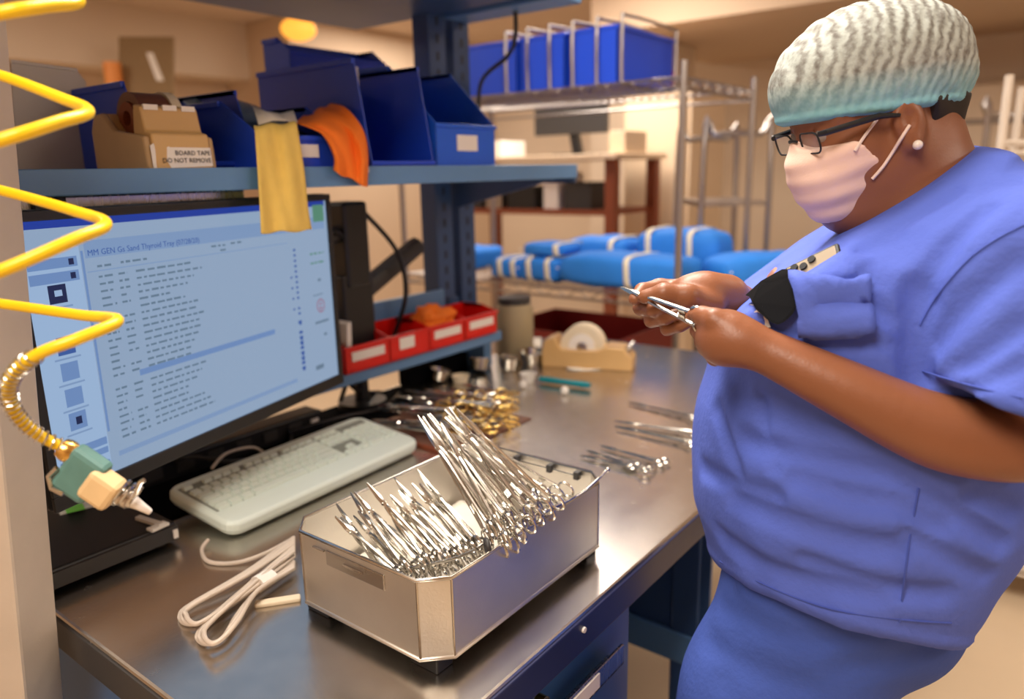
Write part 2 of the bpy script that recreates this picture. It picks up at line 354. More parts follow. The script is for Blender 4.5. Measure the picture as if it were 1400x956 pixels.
# the pose scales with the size about the camera
k_ = MW/.60; mc = CAM + (Vector((-.595, .296, 1.276))-CAM)*k_
ma = Vector((math.sin(psi), math.cos(psi), 0)); mn = Vector((math.cos(psi), -math.sin(psi), 0)); mu = ZV.copy()
t = thing('computer_monitor', 'large black monitor showing an instrument list in pale blue', 'monitor', (mc.x, mc.y, BZ))
def scr(u, v, h=0.): return mc + ma*(u-.5)*MW + mu*(.5-v)*MH + mn*h
rotm = Matrix((ma, -mn, mu)).transposed()
MB().box(mc - mn*.020 - mu*.004, (MW+.026, .036, MH+.034), rotm).build('housing', M_black, t, bevel=.006)
m = MB()
for u0, u1, v0, v1 in ((-.020, 1.02, -.035, 0), (-.020, 1.02, 1.0, 1.06), (-.020, 0, 0, 1), (1.0, 1.02, 0, 1)):
    a = [scr(u0, v0, -.002), scr(u1, v0, -.002), scr(u1, v1, -.002), scr(u0, v1, -.002)]
    m.prism(a, 0, mn*.006)
bz = m.build('bezel', M_black, t, bevel=.0015)
M_scr = mat('lit screen', (.0, .0, .0), .25, emit=(.35, .48, .68), estr=.74, spec=.3)
def em(n, c): return mat('screen ink '+n, (0, 0, 0), .4, emit=c, estr=.72, spec=.2)
scn = MB().quad(scr(0, 1), scr(1, 1), scr(1, 0), scr(0, 0)).build('screen', M_scr, t)
inks = [em('navy', (.02, .05, .30)), em('band', (.20, .34, .66)), em('panel', (.42, .60, .88)), em('text', (.17, .26, .37)), em('title', (.06, .14, .45)), em('dark', (.02, .03, .10)), em('green', (.12, .32, .22)), em('pale band', (.27, .41, .68)), em('stamp', (.40, .26, .38)), em('title bar', (.02, .06, .42))]
m = MB()
def rect(u0, v0, u1, v1, k, h=.0006):
    m.cur = k; m.quad(scr(u0, v1, h), scr(u1, v1, h), scr(u1, v0, h), scr(u0, v0, h))
rect(0, 0, .99, .028, 9); rect(.14, .085, .985, .150, 7, .0005); rect(.0, .10, .128, .98, 2, .0004); rect(.130, .12, .136, .83, 1)
rect(.01, .135, .120, .172, 1); rect(.01, .186, .120, .224, 1)
rect(.10, .142, .112, .165, 5, .0009); rect(.10, .193, .112, .216, 5, .0009)
for v, k in ((.264, 5), (.455, 4), (.553, 1), (.652, 1), (.745, 1)):
    rect(.045, v-.034, .085, v+.034, k, .0008)
    rect(.035, v+.045, .095, v+.052, 7, .0008)
rect(.058, .25, .075, .272, 2, .0011); rect(.060, .73, .074, .76, 5, .0011)
rect(.01, .845, .125, .875, 1); rect(.01, .885, .125, .91, 1); rect(.09, .94, .125, .985, 1)
rect(.235, .625, .71, .650, 1); rect(.15, .925, .79, .945, 7); rect(.14, .20, .80, .204, 7)
rng = random.Random(3)
def words(u, v, umax, k=3, hgt=.0085):
    while u < umax:
        wl = rng.uniform(.008, .026); rect(u, v-hgt*rng.uniform(.4, .6), min(u+wl, umax), v+hgt*.5, k, .0008); u += wl+rng.uniform(.004, .008)
words(.165, .185, .20); words(.225, .182, .30); words(.50, .168, .55); words(.57, .165, .61); words(.53, .19, .55)
for r_ in range(24):
    v = .225+r_*.0282
    if abs(v-.637) < .012: continue
    if r_ % 9 not in (6, 7, 5) or r_ > 12: words(.165, v, .19+rng.uniform(0, .012))
    if r_ % 7 != 5: words(.215, v, .235+rng.uniform(0, .01))
    words(.262, v, rng.uniform(.35, .46))
    if r_ % 3 != 1 or 8 > r_: rect(.822, v+.012, .832, v+.024, 4, .0009)
    if 3 < r_ < 12 and r_ % 2: rect(.800, v+.012, .808, v+.022, 4, .0009)
    if r_ > 13: rect(.818, v, .834, v+.016, 4, .0009)
for v in (.30, .35): words(.90, v-.02, .97, 6)
rect(.93, .42, .945, .435, 3); rect(.90, .655, .97, .668, 3); rect(.94, .73, .955, .745, 3); rect(.93, .02, .985, .11, 6, .0009)
rect(.90, .505, .95, .510, 3); rect(.885, .90, .925, .925, 3)
for i in range(20):
    a = 2*math.pi*i/20; u = .934+.018*math.cos(a); v = .571+.034*math.sin(a); rect(u-.003, v-.006, u+.003, v+.006, 8, .0009)
rect(.928, .555, .940, .568, 8); rect(.926, .578, .942, .590, 8)
m.cur = 4; vs, fs = text_mesh('MM GEN Gs Sand Thyroid Tray (07/28/20)', .0112, scr(.146, .142, .0008), ma, mu, .0001); m.add(vs, fs)
m.build('screen_print', inks, scn)
MB().cyl(mc-mn*.035, mc-mn*.085, .035, n=20).build('mount', M_dark, t, smooth=True)
pole = Vector((-.93, .86, 0))
MB().cyl((pole.x, pole.y, BZ), (pole.x, pole.y, 1.42), .018, n=16).cyl((pole.x, pole.y, BZ), (pole.x, pole.y, BZ+.02), .06, n=20).build('arm_pole', M_black, t, smooth=True)
c0 = mc-mn*.085; el = Vector((-.97, 1.12, 1.30))
MB().box((pole.x, pole.y-.01, 1.33), (.07, .075, .20)).build('arm_head', M_black, t, bevel=.008)
MB().bb((pole.x-.02, pole.y-.06, 1.0), (pole.x+.03, pole.y+.035, 1.26)).build('cable_box', M_black, t, bevel=.006)
MB().tube([(pole.x, pole.y, 1.20), el], .026, 8).build('arm_link', M_dark, t, smooth=True)
MB().tube([(pole.x, pole.y, 1.36), (pole.x+.02, pole.y-.2, 1.34), c0], .02, 8).build('arm_link', M_dark, t, smooth=True)
for k, pts in enumerate(([c0+Vector((0, .2, .06)), (-.90, .80, 1.36), (-.91, .86, 1.15), (-.94, .8, .95)], [c0+Vector((0, .25, -.02)), (-.86, .72, 1.2), (-.90, .80, 1.0), (-.96, .95, .93)], [(-.92, .90, 1.40), (-.90, .98, 1.30), (-.92, 1.02, 1.18), (-.96, 1.0, 1.06)])):
    MB().tube(spline(pts), .006, 8).build('cable', M_black, t, smooth=True)
# ================================================================== clutter behind the keyboard
t = thing('computer_dock', 'flat black computer dock on the worktop beside the post', 'dock', (-.75, .09, BZ))
MB().bb((-.92, -.0, BZ+.006), (-.635, .205, BZ+.036)).build('case', M_black, t, bevel=.004)
MB().bb((-.636, .0, BZ+.008), (-.630, .205, BZ+.032)).build('front_strip', M_dark, t, bevel=.001)
MB().bb((-.631, .196, BZ+.012), (-.627, .203, BZ+.026)).build('button', M_label, t)
for x in (-.9, -.66):
    for y in (.02, .185): MB().cyl((x, y, BZ), (x, y, BZ+.008), .01, n=10).build('rubber_foot', M_black, t)
q = PZ(115, 690, BZ+.037)
t = tag(MB().box(PZ(120, 690, BZ+.039), (.028, .085, .004), Matrix.Rotation(math.radians(-15), 3, 'Z')).build('plastic_strip', M_white, bevel=.001), 'white plastic strip with a green label end on the dock', 'strip')
g = MB().box(PZ(102, 695, BZ+.0415)-t.location, (.027, .026, .002), Matrix.Rotation(math.radians(-15), 3, 'Z')).build('label_end', M_green, t, label='bright green label')
t = tag(MB().box(PZ(205, 713, BZ+.040), (.062, .010, .006), Matrix.Rotation(math.radians(8), 3, 'Z')).box(PZ(216, 720, BZ+.039), (.016, .030, .005), Matrix.Rotation(math.radians(8), 3, 'Z')).build('cable_clip', M_white, bevel=.001), 'small white L-shaped clip lying on the black dock', 'clip')
tag(MB().bb((-.985, -.03, BZ), (-.72, 1.04, BZ+.0035)).build('dark_sheet', M_matte, bevel=.001), 'black sheet added as shade under the clutter behind the keyboard', 'mat')  # added black sheet, stands in for the shade below the monitor
tag(MB().bb((-.995, 1.05, BZ), (-.955, 1.30, BZ+.05)).build('dark_block', M_matte, bevel=.004), 'low black block added as shade under the red bins', 'box')  # added black block, darkens the worktop in the shade of the bin ledge
t = thing('power_strip', 'long black power strip on the worktop behind the keyboard', 'power strip', (-.9, .45, BZ))
MB().bb((-.945, .24, BZ), (-.885, .70, BZ+.045)).build('case', M_black, t, bevel=.004)
for k in range(6):
    MB().bb((-.886, .28+.065*k, BZ+.012), (-.882, .315+.065*k, BZ+.034)).build('socket', M_dark, t)
MB().bb((-.886, .665, BZ+.014), (-.880, .685, BZ+.03)).build('switch', M_label, t)
for i, (pts, mm, r, lab) in enumerate((
    ([(-.90, .30, BZ+.05), (-.84, .36, BZ+.05), (-.80, .42, BZ+.03), (-.82, .55, BZ+.012), (-.90, .62, BZ+.012)], M_dark, .004, 'dark grey cable looping behind the keyboard'),
    ([PZ(290, 640, BZ+.05), PZ(310, 620, BZ+.05), PZ(345, 612, BZ+.04), PZ(365, 622, BZ+.02), PZ(385, 630, BZ+.01)], M_cable, .003, 'thin beige cable arching above the keyboard back'),
    ([(-.88, .60, BZ+.02), (-.84, .72, BZ+.03), (-.86, .86, BZ+.008), (-.92, .98, BZ+.006)], M_black, .005, 'black cable trailing towards the red bins'))):
    tag(MB().tube(spline(pts), r, 8).build('cable', mm, smooth=True), lab, 'cable')
# ================================================================== keyboard
KB = Vector((-.665, .480, BZ)); t = thing('keyboard', 'pale mint white computer keyboard between the monitor and the tray', 'keyboard', KB)
kr = Matrix.Rotation(math.radians(93.2), 3, 'Z')     # local x along the long side, local y away from the typist
tl = math.radians(7)
def kp(x, y, z): # keyboard local (x right, y back, z up), tilted
    return KB + kr @ Vector((x, y*math.cos(tl)-z*math.sin(tl), .016+(y+.09)*math.sin(tl)+z*math.cos(tl)))
def rrect(w, h, r, n=5):
    out = []
    for cx, cy, a0 in ((w/2-r, h/2-r, 0), (-w/2+r, h/2-r, 90), (-w/2+r, -h/2+r, 180), (w/2-r, -h/2+r, 270)):
        for i in range(n): a = math.radians(a0+90*i/(n-1)); out.append((cx+r*math.cos(a), cy+r*math.sin(a)))
    return out
m = MB(); o1 = rrect(.462, .186, .026); o2 = rrect(.452, .176, .022); n = len(o1)
vs = [kp(x, y, -.012) for x, y in o2]+[kp(x, y, -.002) for x, y in o1]+[kp(x, y, .009) for x, y in o1]+[kp(x, y, .014) for x, y in o2]
fs = [tuple(range(n))[::-1], tuple(range(3*n, 4*n))]+[(k*n+i, k*n+(i+1) % n, (k+1)*n+(i+1) % n, (k+1)*n+i) for k in range(3) for i in range(n)]
m.add(vs, fs).build('case', M_kbd, t, bevel=.002)
kw = .0190; x0 = -.216; y0 = .056
m = MB()
def slab(xa, xb, ya, yb, z0, z1, mb):
    v = [kp(xa, ya, z0), kp(xb, ya, z0), kp(xb, yb, z0), kp(xa, yb, z0), kp(xa, ya, z1), kp(xb, ya, z1), kp(xb, yb, z1), kp(xa, yb, z1)]
    mb.add(v, [(0, 3, 2, 1), (4, 5, 6, 7), (0, 1, 5, 4), (1, 2, 6, 5), (2, 3, 7, 6), (3, 0, 4, 7)])
slab(x0-.003, x0+15*kw+.001, y0-5.05*kw, y0+.014, .0138, .0146, m); slab(x0+15.3*kw, x0+18.4*kw, y0-5.05*kw, y0+.014, .0138, .0146, m); slab(x0+18.7*kw, x0+22.7*kw, y0-5.05*kw, y0+.014, .0138, .0146, m)
m.build('key_bed', M_keygap, t)
rows = [[1, -1, 1, 1, 1, 1, -.5, 1, 1, 1, 1, -.5, 1, 1, 1, 1, -.3, 1, 1, 1], [1]*13+[2, -.3, 1, 1, 1, -.3, 1, 1, 1, 1], [1.5]+[1]*12+[1.5, -.3, 1, 1, 1, -.3, 1, 1, 1, 1], [1.75]+[1]*11+[2.25, -3.6, 1, 1, 1, 1],
        [2.25]+[1]*10+[2.75, -1.3, 1, -1.3, 1, 1, 1, 1], [1.25, 1.25, 1.25, 6.25, 1.25, 1.25, 1.25, 1.25, -.3, 1, 1, 1, -.3, 2, 1, 1]]
kmesh = {}
for ri, row in enumerate(rows):
    x = x0; yy = y0-(ri-.42 if ri else -.05)*kw*.92 if ri else y0+.004
    for wd in row:
        if wd < 0: x += -wd*kw; continue
        W = wd*kw-.0026; D = kw*.92-.0030 if ri else .0105
        key = (wd, ri == 0)
        if key not in kmesh:
            me = bpy.data.meshes.new('key'); a, b, c, d = W/2, D/2, W/2-.0016, D/2-.0016
            me.from_pydata([(-a,-b,0),(a,-b,0),(a,b,0),(-a,b,0),(-c,-d,.006),(c,-d,.006),(c,d,.006),(-c,d,.006)], [], [(0,3,2,1),(4,5,6,7),(0,1,5,4),(1,2,6,5),(2,3,7,6),(3,0,4,7)])
            me.materials.append(M_key); kmesh[key] = me
        o = link('key', kmesh[key], t); pos = kp(x+wd*kw/2, yy-kw/2 if ri else yy, .0146)
        o.matrix_local = Matrix.Translation(pos-KB) @ (kr.to_4x4() @ Matrix.Rotation(tl, 4, 'X')); x += wd*kw
# coiled keyboard cable on the worktop
t = thing('keyboard_cable', 'beige keyboard cable folded into long loops on the steel worktop', 'cable', PZ(330, 800, BZ))
def loop(pts, r=.0032, nm='strand', closed=False):
    MB().tube(spline(pts, 8, closed), r, 8, closed=closed).build(nm, M_cable, t, smooth=True)
Z = lambda px, py, h=.004: PZ(px, py, BZ+h)
loop([Z(285, 738, .012), Z(276, 752), Z(285, 768), Z(320, 770), Z(360, 758, .01), Z(398, 738, .01)])
for k in range(4):
    dx = k*3.0; hh = .004+.004*(k % 2)+.003*k
    loop([Z(402, 735+dx, hh+.012), Z(340, 780+dx*.6, hh+.008), Z(262, 826+dx*.3, hh), Z(246+dx, 842, hh), Z(256+dx, 853, hh), Z(284, 846, hh), Z(340, 800+dx, hh+.006), Z(402, 752+dx, hh+.010)])
for k in range(4):
    dx = k*3.0; hh = .006+.004*(k % 2)+.003*k
    loop([Z(402, 745+dx, hh+.016), Z(356, 785+dx*.6, hh+.010), Z(290, 846+dx*.3, hh), Z(270+dx, 868, hh), Z(280+dx, 880, hh), Z(304, 873, hh), Z(325, 840+dx, hh+.004), Z(352, 808, hh+.006), Z(402, 768+dx, hh+.008)])
MB().tube([Z(352, 797, .024), Z(372, 786, .024)], .014, 10, flat=.6).build('tie_band', M_label, t, smooth=True)
MB().tube([Z(352, 808, .012), Z(372, 792, .014), Z(400, 776, .012)], [.005, .007, .005], 10).build('connector', M_cable, t, smooth=True)
tag(MB().box(PZ(380, 822, BZ+.003), (.014, .06, .006), Matrix.Rotation(math.radians(-38), 3, 'Z')).build('tape_stub', M_creamtape, bevel=.002), 'short cream adhesive strip beside the folded cable', 'strip')
# ================================================================== instrument tray
TX0, TX1, TY0, TY1, TZ0, TZ1 = -.322, -.057, .196, .575, .940, 1.043
CH = .028; T = .0018
t = thing('instrument_tray', 'open stainless steel instrument tray full of forceps on the worktop', 'tray', ((TX0+TX1)/2, (TY0+TY1)/2, BZ))
loopxy = [(TX0+CH, TY0), (TX1-CH, TY0), (TX1, TY0+CH), (TX1, TY1-CH), (TX1-CH, TY1), (TX0+CH, TY1), (TX0, TY1-CH), (TX0, TY0+CH)]
names = ['end_wall', 'corner_plate', 'side_wall', 'corner_plate', 'end_wall', 'corner_plate', 'side_wall', 'corner_plate']
cxy = Vector(((TX0+TX1)/2, (TY0+TY1)/2, 0))
for i in range(8):
    a = Vector((*loopxy[i], TZ0)); b = Vector((*loopxy[(i+1) % 8], TZ0)); d = (b-a).normalized(); nn = Vector((d.y, -d.x, 0))
    top = TZ1
    wl = MB().prism([a, b, b+ZV*(top-TZ0), a+ZV*(top-TZ0)], 0, -nn*T).build(names[i], M_tray, t, bevel=.0006)
    if i in (0, 4):
        mid = (a+b)/2; zz = TZ1-.020
        MB().box(mid+ZV*(zz-TZ0)+nn*.001, (.105, .003, .020)).build('handle_recess', M_steel, wl, bevel=.001, label='dark recessed handle plate')
        MB().box(mid+ZV*(zz-TZ0+.002)+nn*.0035, (.034, .003, .003)).build('handle_latch', M_chrome, wl)
        MB().box(mid+ZV*(zz-TZ0+.008)-d*.066+nn*.002, (.022, .003, .002)).build('handle_tab', M_chrome, wl)
m = MB()
pl = [Vector((x, y, TZ1)) for x, y in loopxy]
m.tube(pl, .0024, 8, closed=True); m.build('rim', M_chrome, t, smooth=True, label='rolled steel rim')
m = MB(); m.tube([Vector((x, y, TZ0+.001)) for x, y in loopxy], .0028, 8, closed=True).build('base_rim', M_tray, t, smooth=True)
MB().prism([Vector((x, y, TZ0-.002)) for x, y in loopxy], 0, (0, 0, .003)).build('floor_plate', M_tray, t)
for i in (0, 1, 2, 3, 4, 5, 6, 7):
    x, y = loopxy[i]; MB().cyl((x, y, TZ0), (x, y, TZ1), .0016, n=6).build('corner_seam', M_chrome, t)
for sx in (TX0+.035, TX1-.035):
    for sy in (TY0+.025, TY1-.025):
        MB().bb((sx-.022, sy-.014, BZ), (sx+.022, sy+.014, TZ0-.002)).build('foot', M_black, t, bevel=.002, label='black rubber foot')
# back rail clips
MB().tube([(-.24, TY1-.010, TZ1-.008), (-.10, TY1-.010, TZ1-.008)], .002, 6).build('rail', M_chrome, t, smooth=True)
for x in (-.22, -.155, -.105):
    MB().box((x, TY1-.010, TZ1-.006), (.008, .010, .012)).build('rail_clip', M_dark, t)
# towel
g = []
for i in range(14):
    row = []
    for j in range(18):
        x = TX0+.012+(TX1-TX0-.024)*i/13; y = TY0+.035+(TY1-TY0-.07)*j/17
        row.append((x, y, TZ0+.012+.005*math.sin(7*i/13*3.1)*math.cos(j*.9)+.004*math.sin(j*1.7+i)))
    g.append(row)
tag(MB().sheet(g).build('towel', M_paper, smooth=True, solid=.003), 'white towel lining the bottom of the steel instrument tray', 'towel')
# ================================================================== ring handled instruments
def make_forceps(name, L, ringr, mm, gold=None, curve=0.):
    root = thing(name, 'x', 'forceps')
    s = L/.16; r = .0021
    for sgn in (1, -1):
        m = MB(); y0 = sgn*(ringr+.0016); gm = 1 if gold else 0
        m.cur = gm; m.ring((0, y0, sgn*.0012), (0, 0, 1), ringr, .0019, 18, 6, 1.22, (1, 0, 0)); m.cur = 0
        pts = [(ringr*1.15, y0-sgn*.002, sgn*.0012), (ringr*1.15+.02*s, sgn*(.0052+.0015), sgn*.0012), (.095*s, sgn*.0030, sgn*.0008), (.112*s, -sgn*.0004, 0), (.125*s, -sgn*.0018, 0), (.145*s, -sgn*.0014, curve*.5), (.158*s, -sgn*.0008, curve)]
        m.tube(spline(pts, 3), [r*1.05]*7+[r*1.1]*3+[r*1.35]*4+[r, r*.9, r*.75, r*.6, r*.5], 6)
        m.build('arm', [mm, gold] if gold else mm, root, smooth=True)
        MB().box((.034*s, sgn*.0028, sgn*.001), (.010, .0050, .0016)).build('ratchet', mm, root)
    MB().cyl((.116*s, 0, -.003), (.116*s, 0, .003), .0022, n=8).build('pivot', mm, root, smooth=True)
    return root
def place(o, ring_at, tip_dir, roll=0.):
    x = Vector(tip_dir).normalized(); z = ZV - x*ZV.dot(x); z = z.normalized() if z.length > 1e-3 else Vector((1, 0, 0)); y = z.cross(x)
    R = Matrix((x, y, z)).transposed().to_4x4() @ Matrix.Rotation(roll, 4, 'X')
    o.matrix_world = Matrix.Translation(Vector(ring_at)) @ R
short = make_forceps('ring_forceps', .125, .0085, M_chrome)
longf = make_forceps('long_ring_forceps', .190, .0100, M_chrome)
med = make_forceps('ring_forceps', .150, .0090, M_chrome)
used = {}
def put(proto, ring, d, roll, label, group, cat='forceps', name=None):
    o = proto if proto.name not in used else copy_tree(proto)
    if proto.name not in used: used[proto.name] = 1
    place(o, ring, d, roll); tag(o, label, cat, group); return o
rg = random.Random(11)
for k in range(20):      # short row strung near the tray's near corner
    f = k/19
    ring = Vector((-.165+.075*f, .228+.095*f, 1.000+.026*f)) + Vector((rg.uniform(-.003, .003), 0, rg.uniform(-.004, .004)))
    d = Vector((-.88, .10+.14*rg.uniform(-1, 1), .36+.16*f+.06*rg.uniform(-1, 1)))
    put(short if k % 3 else med, ring, d, math.radians(78+rg.uniform(-14, 14)), 'short ring handled forceps in the tight row at the tray\'s near corner', 'short forceps strung in the tray')
for k in range(17):      # tall bundle leaning across the tray with tips raised
    f = k/16
    ring = Vector((-.070+.018*math.sin(k*1.9), .310+.125*f, 1.050+.007*math.cos(k*2.3)))
    tipz = .60+.06*math.sin(k)-.05*f
    d = Vector((-.80, .22-.30*f+.07*rg.uniform(-1, 1), tipz))
    put(longf, ring, d, math.radians(75+rg.uniform(-16, 16)), 'long ring handled forceps in the tall bundle leaning over the tray', 'long forceps leaning in the tray')
for k in range(3):
    put(longf, (-.085+.004*k, .452+.016*k, 1.040), (-.78, -.10+.03*k, .30), math.radians(70+8*k), ('steel forceps lying over the white towel, nearest the tall bundle', 'steel forceps lying over the white towel, middle of three', 'steel forceps lying over the white towel, nearest the tray back')[k], 'forceps across the towel')
# stringer rod through the finger rings
t = thing('instrument_stringer', 'bent steel stringer rod through the forceps rings on the tray rim', 'stringer', (-.06, .35, 1.05))
MB().tube(spline([(-.18, .222, 1.008), (-.10, .285, 1.028), (-.070, .345, 1.050), (-.052, .43, 1.052), (-.050, .50, 1.050), (-.052, .562, 1.058)], 6), .0022, 8).build('rod', M_chrome, t, smooth=True)
MB().ring((-.066, .300, 1.046), (.6, .8, .1), .008, .0034, 16, 8).build('end_ring', M_dark, t, smooth=True, label='dark ring at the rod end')
MB().ball((-.052, .566, 1.058), .004).build('end_knob', M_chrome, t, smooth=True)
# ---- instruments lying on the bench
for k, (a, b, lab) in enumerate((((868, 638), (820, 622), 'small scissors with open rings lying just behind the tray corner'), ((905, 632), (838, 614), 'small scissors lying rightmost behind the tray corner'), ((885, 642), (826, 630), 'small scissors lying between two others behind the tray corner'))):
    ra = PZ(*a, BZ+.006+.001*k); rb = PZ(*b, BZ+.006); d = rb-ra; d.normalize()
    put(med if k else short, ra, d, math.radians(rg.uniform(-6, 6)), lab, 'scissors lying behind the tray', 'scissors')
for k, (a, b, lab) in enumerate((((948, 606), (862, 588), 'long forceps on the worktop disappearing behind the blue scrub top'), ((950, 592), (868, 580), 'long forceps lying second nearest beside the scrub top'), ((950, 570), (905, 560), 'long forceps lying farthest along beside the scrub top'))):
    ra = PZ(*a, BZ+.007); rb = PZ(*b, BZ+.006); d = rb-ra; d.normalize()
    put(longf, ra, d, math.radians(rg.uniform(-5, 5)), lab, 'long forceps on the far worktop')
goldf = make_forceps('gold_handled_forceps', .16, .0125, M_chrome, M_gold)
for k in range(36):
    px = 602+ (k % 9)*12+rg.uniform(-5, 5); row = k//9; py = 592-row*13-(k % 9)*1.8+rg.uniform(-4, 4)
    ra = PZ(px, py, BZ+.012+.022*rg.random()); d = Vector((-.80+.25*rg.uniform(-1, 1), -.35+.3*rg.uniform(-1, 1), .02))
    put(goldf, ra, d, math.radians(rg.uniform(-60, 60)), 'gold handled forceps in the heap between keyboard and tray back', 'gold handled forceps heaped on the worktop')
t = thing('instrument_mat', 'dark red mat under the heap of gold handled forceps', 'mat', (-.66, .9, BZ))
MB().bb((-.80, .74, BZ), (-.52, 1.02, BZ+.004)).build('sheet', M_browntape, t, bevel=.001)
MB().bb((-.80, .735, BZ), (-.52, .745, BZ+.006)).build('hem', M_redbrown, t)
# small parts around
for k, (px, py, L, a, mm, lab) in enumerate(((512, 590, .04, 20, M_white, 'short white plug lying right behind the keyboard corner'), (548, 583, .045, -30, M_white, 'white plug angled toward the forceps heap'), (538, 556, .03, -10, M_white, 'small white cap behind the two white plugs'))):
    c = PZ(px, py, BZ+.007); d = Vector((math.cos(math.radians(a+37)), math.sin(math.radians(a+37)), 0))
    tag(MB().tube([c-d*L/2, c-d*L*.1, c-d*L*.1, c+d*L/2], [.006, .006, .0045, .0045], 10).build('plug', mm, smooth=True), lab, 'plug')
def cup(px, py, r, h, mm, lab, tilt=0., az=0.):
    c = PZ(px, py, BZ); axd = Vector((math.sin(tilt)*math.cos(az), math.sin(tilt)*math.sin(az), math.cos(tilt))); b = c+ZV*(r*math.sin(tilt)+.0005)
    return tag(MB().lathe(b, axd, [(0.0005, 0), (r*.8, 0), (r, h), (r*1.08, h), (r*1.08, h*.96), (r*1.0-.002, h*.94), (r*.78, .003), (.0005, .003)], 20).build('steel_cup', mm, smooth=True), lab, 'cup', 'small cups by the red bins')
cup(600, 522, .030, .028, M_chrome, 'small steel cup leftmost below the red bins', .25, 1.)
cup(630, 522, .024, .018, M_creamtape, 'shallow cream cup below the red bins')
cup(655, 510, .030, .034, M_chrome, 'small steel cup rightmost below the red bins', .3, 2.)
cup(695, 505, .030, .034, M_chrome, 'steel cup standing left of the bowl by the tape dispenser', .1, .4)
cup(728, 496, .045, .036, M_chrome, 'wide steel bowl beside the tan tape dispenser')
cup(722, 522, .022, .024, M_white, 'small white cup at the end of the teal tool')
t = thing('teal_tool', 'teal plastic handled tool lying on the far worktop', 'tool', PZ(765, 522, BZ))
a = PZ(738, 518, BZ+.012); b = PZ(806, 527, BZ+.012); d = (b-a).normalized()
MB().tube([a, a+d*.02, a.lerp(b, .5), b-d*.02, b], [.009, .012, .010, .012, .010], 12, flat=.7).build('grip', M_tealtool, t, smooth=True)
MB().tube([a-d*.045, a], [.002, .004], 8).build('tip', M_chrome, t, smooth=True)
for q in ((715, 526), (772, 534)):
    tag(MB().ball(PZ(q[0], q[1], BZ+.011), .011).cyl(PZ(q[0], q[1], BZ), PZ(q[0], q[1], BZ+.006), .008).build('knob', M_white, smooth=True), 'small white knob left of the teal tool' if q[0] < 750 else 'small white knob in front of the teal tool', 'knob')
tag(MB().sheet([[PZ(775+i*14, 497+j*8+2*math.sin(i), BZ+.002+.002*math.sin(i*2+j)) for i in range(6)] for j in range(2)]).build('paper_slip', M_paper, smooth=True, solid=.0008), 'crumpled white paper slip before the tan tape dispenser', 'paper')
tag(MB().sheet([[PZ(700+i*10, 462+j*6, BZ+.004+.004*math.sin(i*2+j)) for i in range(5)] for j in range(3)]).build('gauze_pad', M_paper, smooth=True, solid=.004), 'folded white gauze behind the tan tape dispenser', 'gauze')
# ================================================================== far tape dispenser
def dispenser(name, label, base, yaw, L, W, H, mm, roll_m, roll_r, side_m=None):
    t = thing(name, label, 'tape dispenser'); 
    prof = [(-L/2, 0), (L/2, 0), (L/2, H*.35), (L*.40, H*.66), (L*.22, H*.68), (L*.12, H*.55), (-L*.28, H*.55), (-L*.36, H*.9), (-L*.47, H*.8), (-L/2, H*.5)]
    MB().prism([(x, -W/2, z) for x, z in prof], 0, (0, W, 0)).build('body', mm, t, bevel=.004)
    c = Vector((-L*.06, 0, H*.62))
    m = MB(); m.lathe(c-Vector((0, W*.30, 0)), (0, 1, 0), [(roll_r*.62, 0), (roll_r, 0), (roll_r, W*.6), (roll_r*.62, W*.6), (roll_r*.62, 0)], 28).build('tape_roll', roll_m, t, smooth=True)
    MB().lathe(c-Vector((0, W*.34, 0)), (0, 1, 0), [(roll_r*.25, 0), (roll_r*.61, 0), (roll_r*.61, W*.68), (roll_r*.25, W*.68), (roll_r*.25, 0)], 24).build('hub', side_m or M_label, t, smooth=True)
    m = MB(); m.bb((L*.44, -W*.42, H*.60), (L*.47, W*.42, H*.72))
    for k in range(8): y = -W*.38+k*W*.76/7; m.prism([(L*.47, y-.0016, H*.72), (L*.47, y+.0016, H*.72), (L*.478, y, H*.76)], 0, (-.002, 0, 0))
    m.build('cutter', M_chrome, t)
    t.location = base; t.rotation_euler.z = yaw; return t
dispenser('tape_dispenser', 'tan tape dispenser with a cream roll at the far worktop end', PZ(805, 500, BZ), math.radians(20), .27, .085, .10, M_tanplastic, M_creamtape, .065)
# ================================================================== bins
def make_bin(name, W, D, H, mm, label_m=None, lw=.6, lip=.5, kind_label='x', sl=.42):
    """open fronted stacking bin: opening faces local -y"""
    t = thing(name, kind_label, 'bin'); th = .003; fy = -D/2
    sidep = [(fy, .0), (D/2, .0), (D/2, H), (fy+D*sl, H), (fy, H*lip)]
    for s in (-1, 1):
        w_ = MB().prism([(s*W/2, y, z) for y, z in sidep], 0, (-s*th, 0, 0)).build('side_wall', mm, t, bevel=.001)
        MB().bb((s*(W/2-th), fy+D*sl, H-.010), (s*(W/2+.004), D/2, H)).build('rim', mm, w_, bevel=.001)
    MB().bb((-W/2, D/2-th, 0), (W/2, D/2, H)).build('back_wall', mm, t, bevel=.001)
    MB().bb((-W/2, fy, 0), (W/2, D/2, th)).build('base', mm, t)
    fw = MB().bb((-W/2, fy, 0), (W/2, fy+th, H*lip)).build('front_lip', mm, t, bevel=.001)
    MB().bb((-W/2-.003, fy-.004, H*lip-.008), (W/2+.003, fy+th, H*lip)).build('lip_rim', mm, fw, bevel=.001)
    MB().bb((-W*.42, fy-.004, .004), (W*.42, fy, .010)).build('foot_ridge', mm, fw, bevel=.001)
    if label_m:
        z = H*lip*.60; MB().bb((-W*lw/2, fy-.0025, z-H*lip*.17), (W*lw/2, fy-.0005, z+H*lip*.17)).build('label_card', label_m, fw, label='white label card')
    return t
def setbin(o, loc, yaw, label, group=None):
    o.location = loc; o.rotation_euler.z = yaw; tag(o, label, 'bin', group); return o
FX = math.radians(90)    # front faces +X
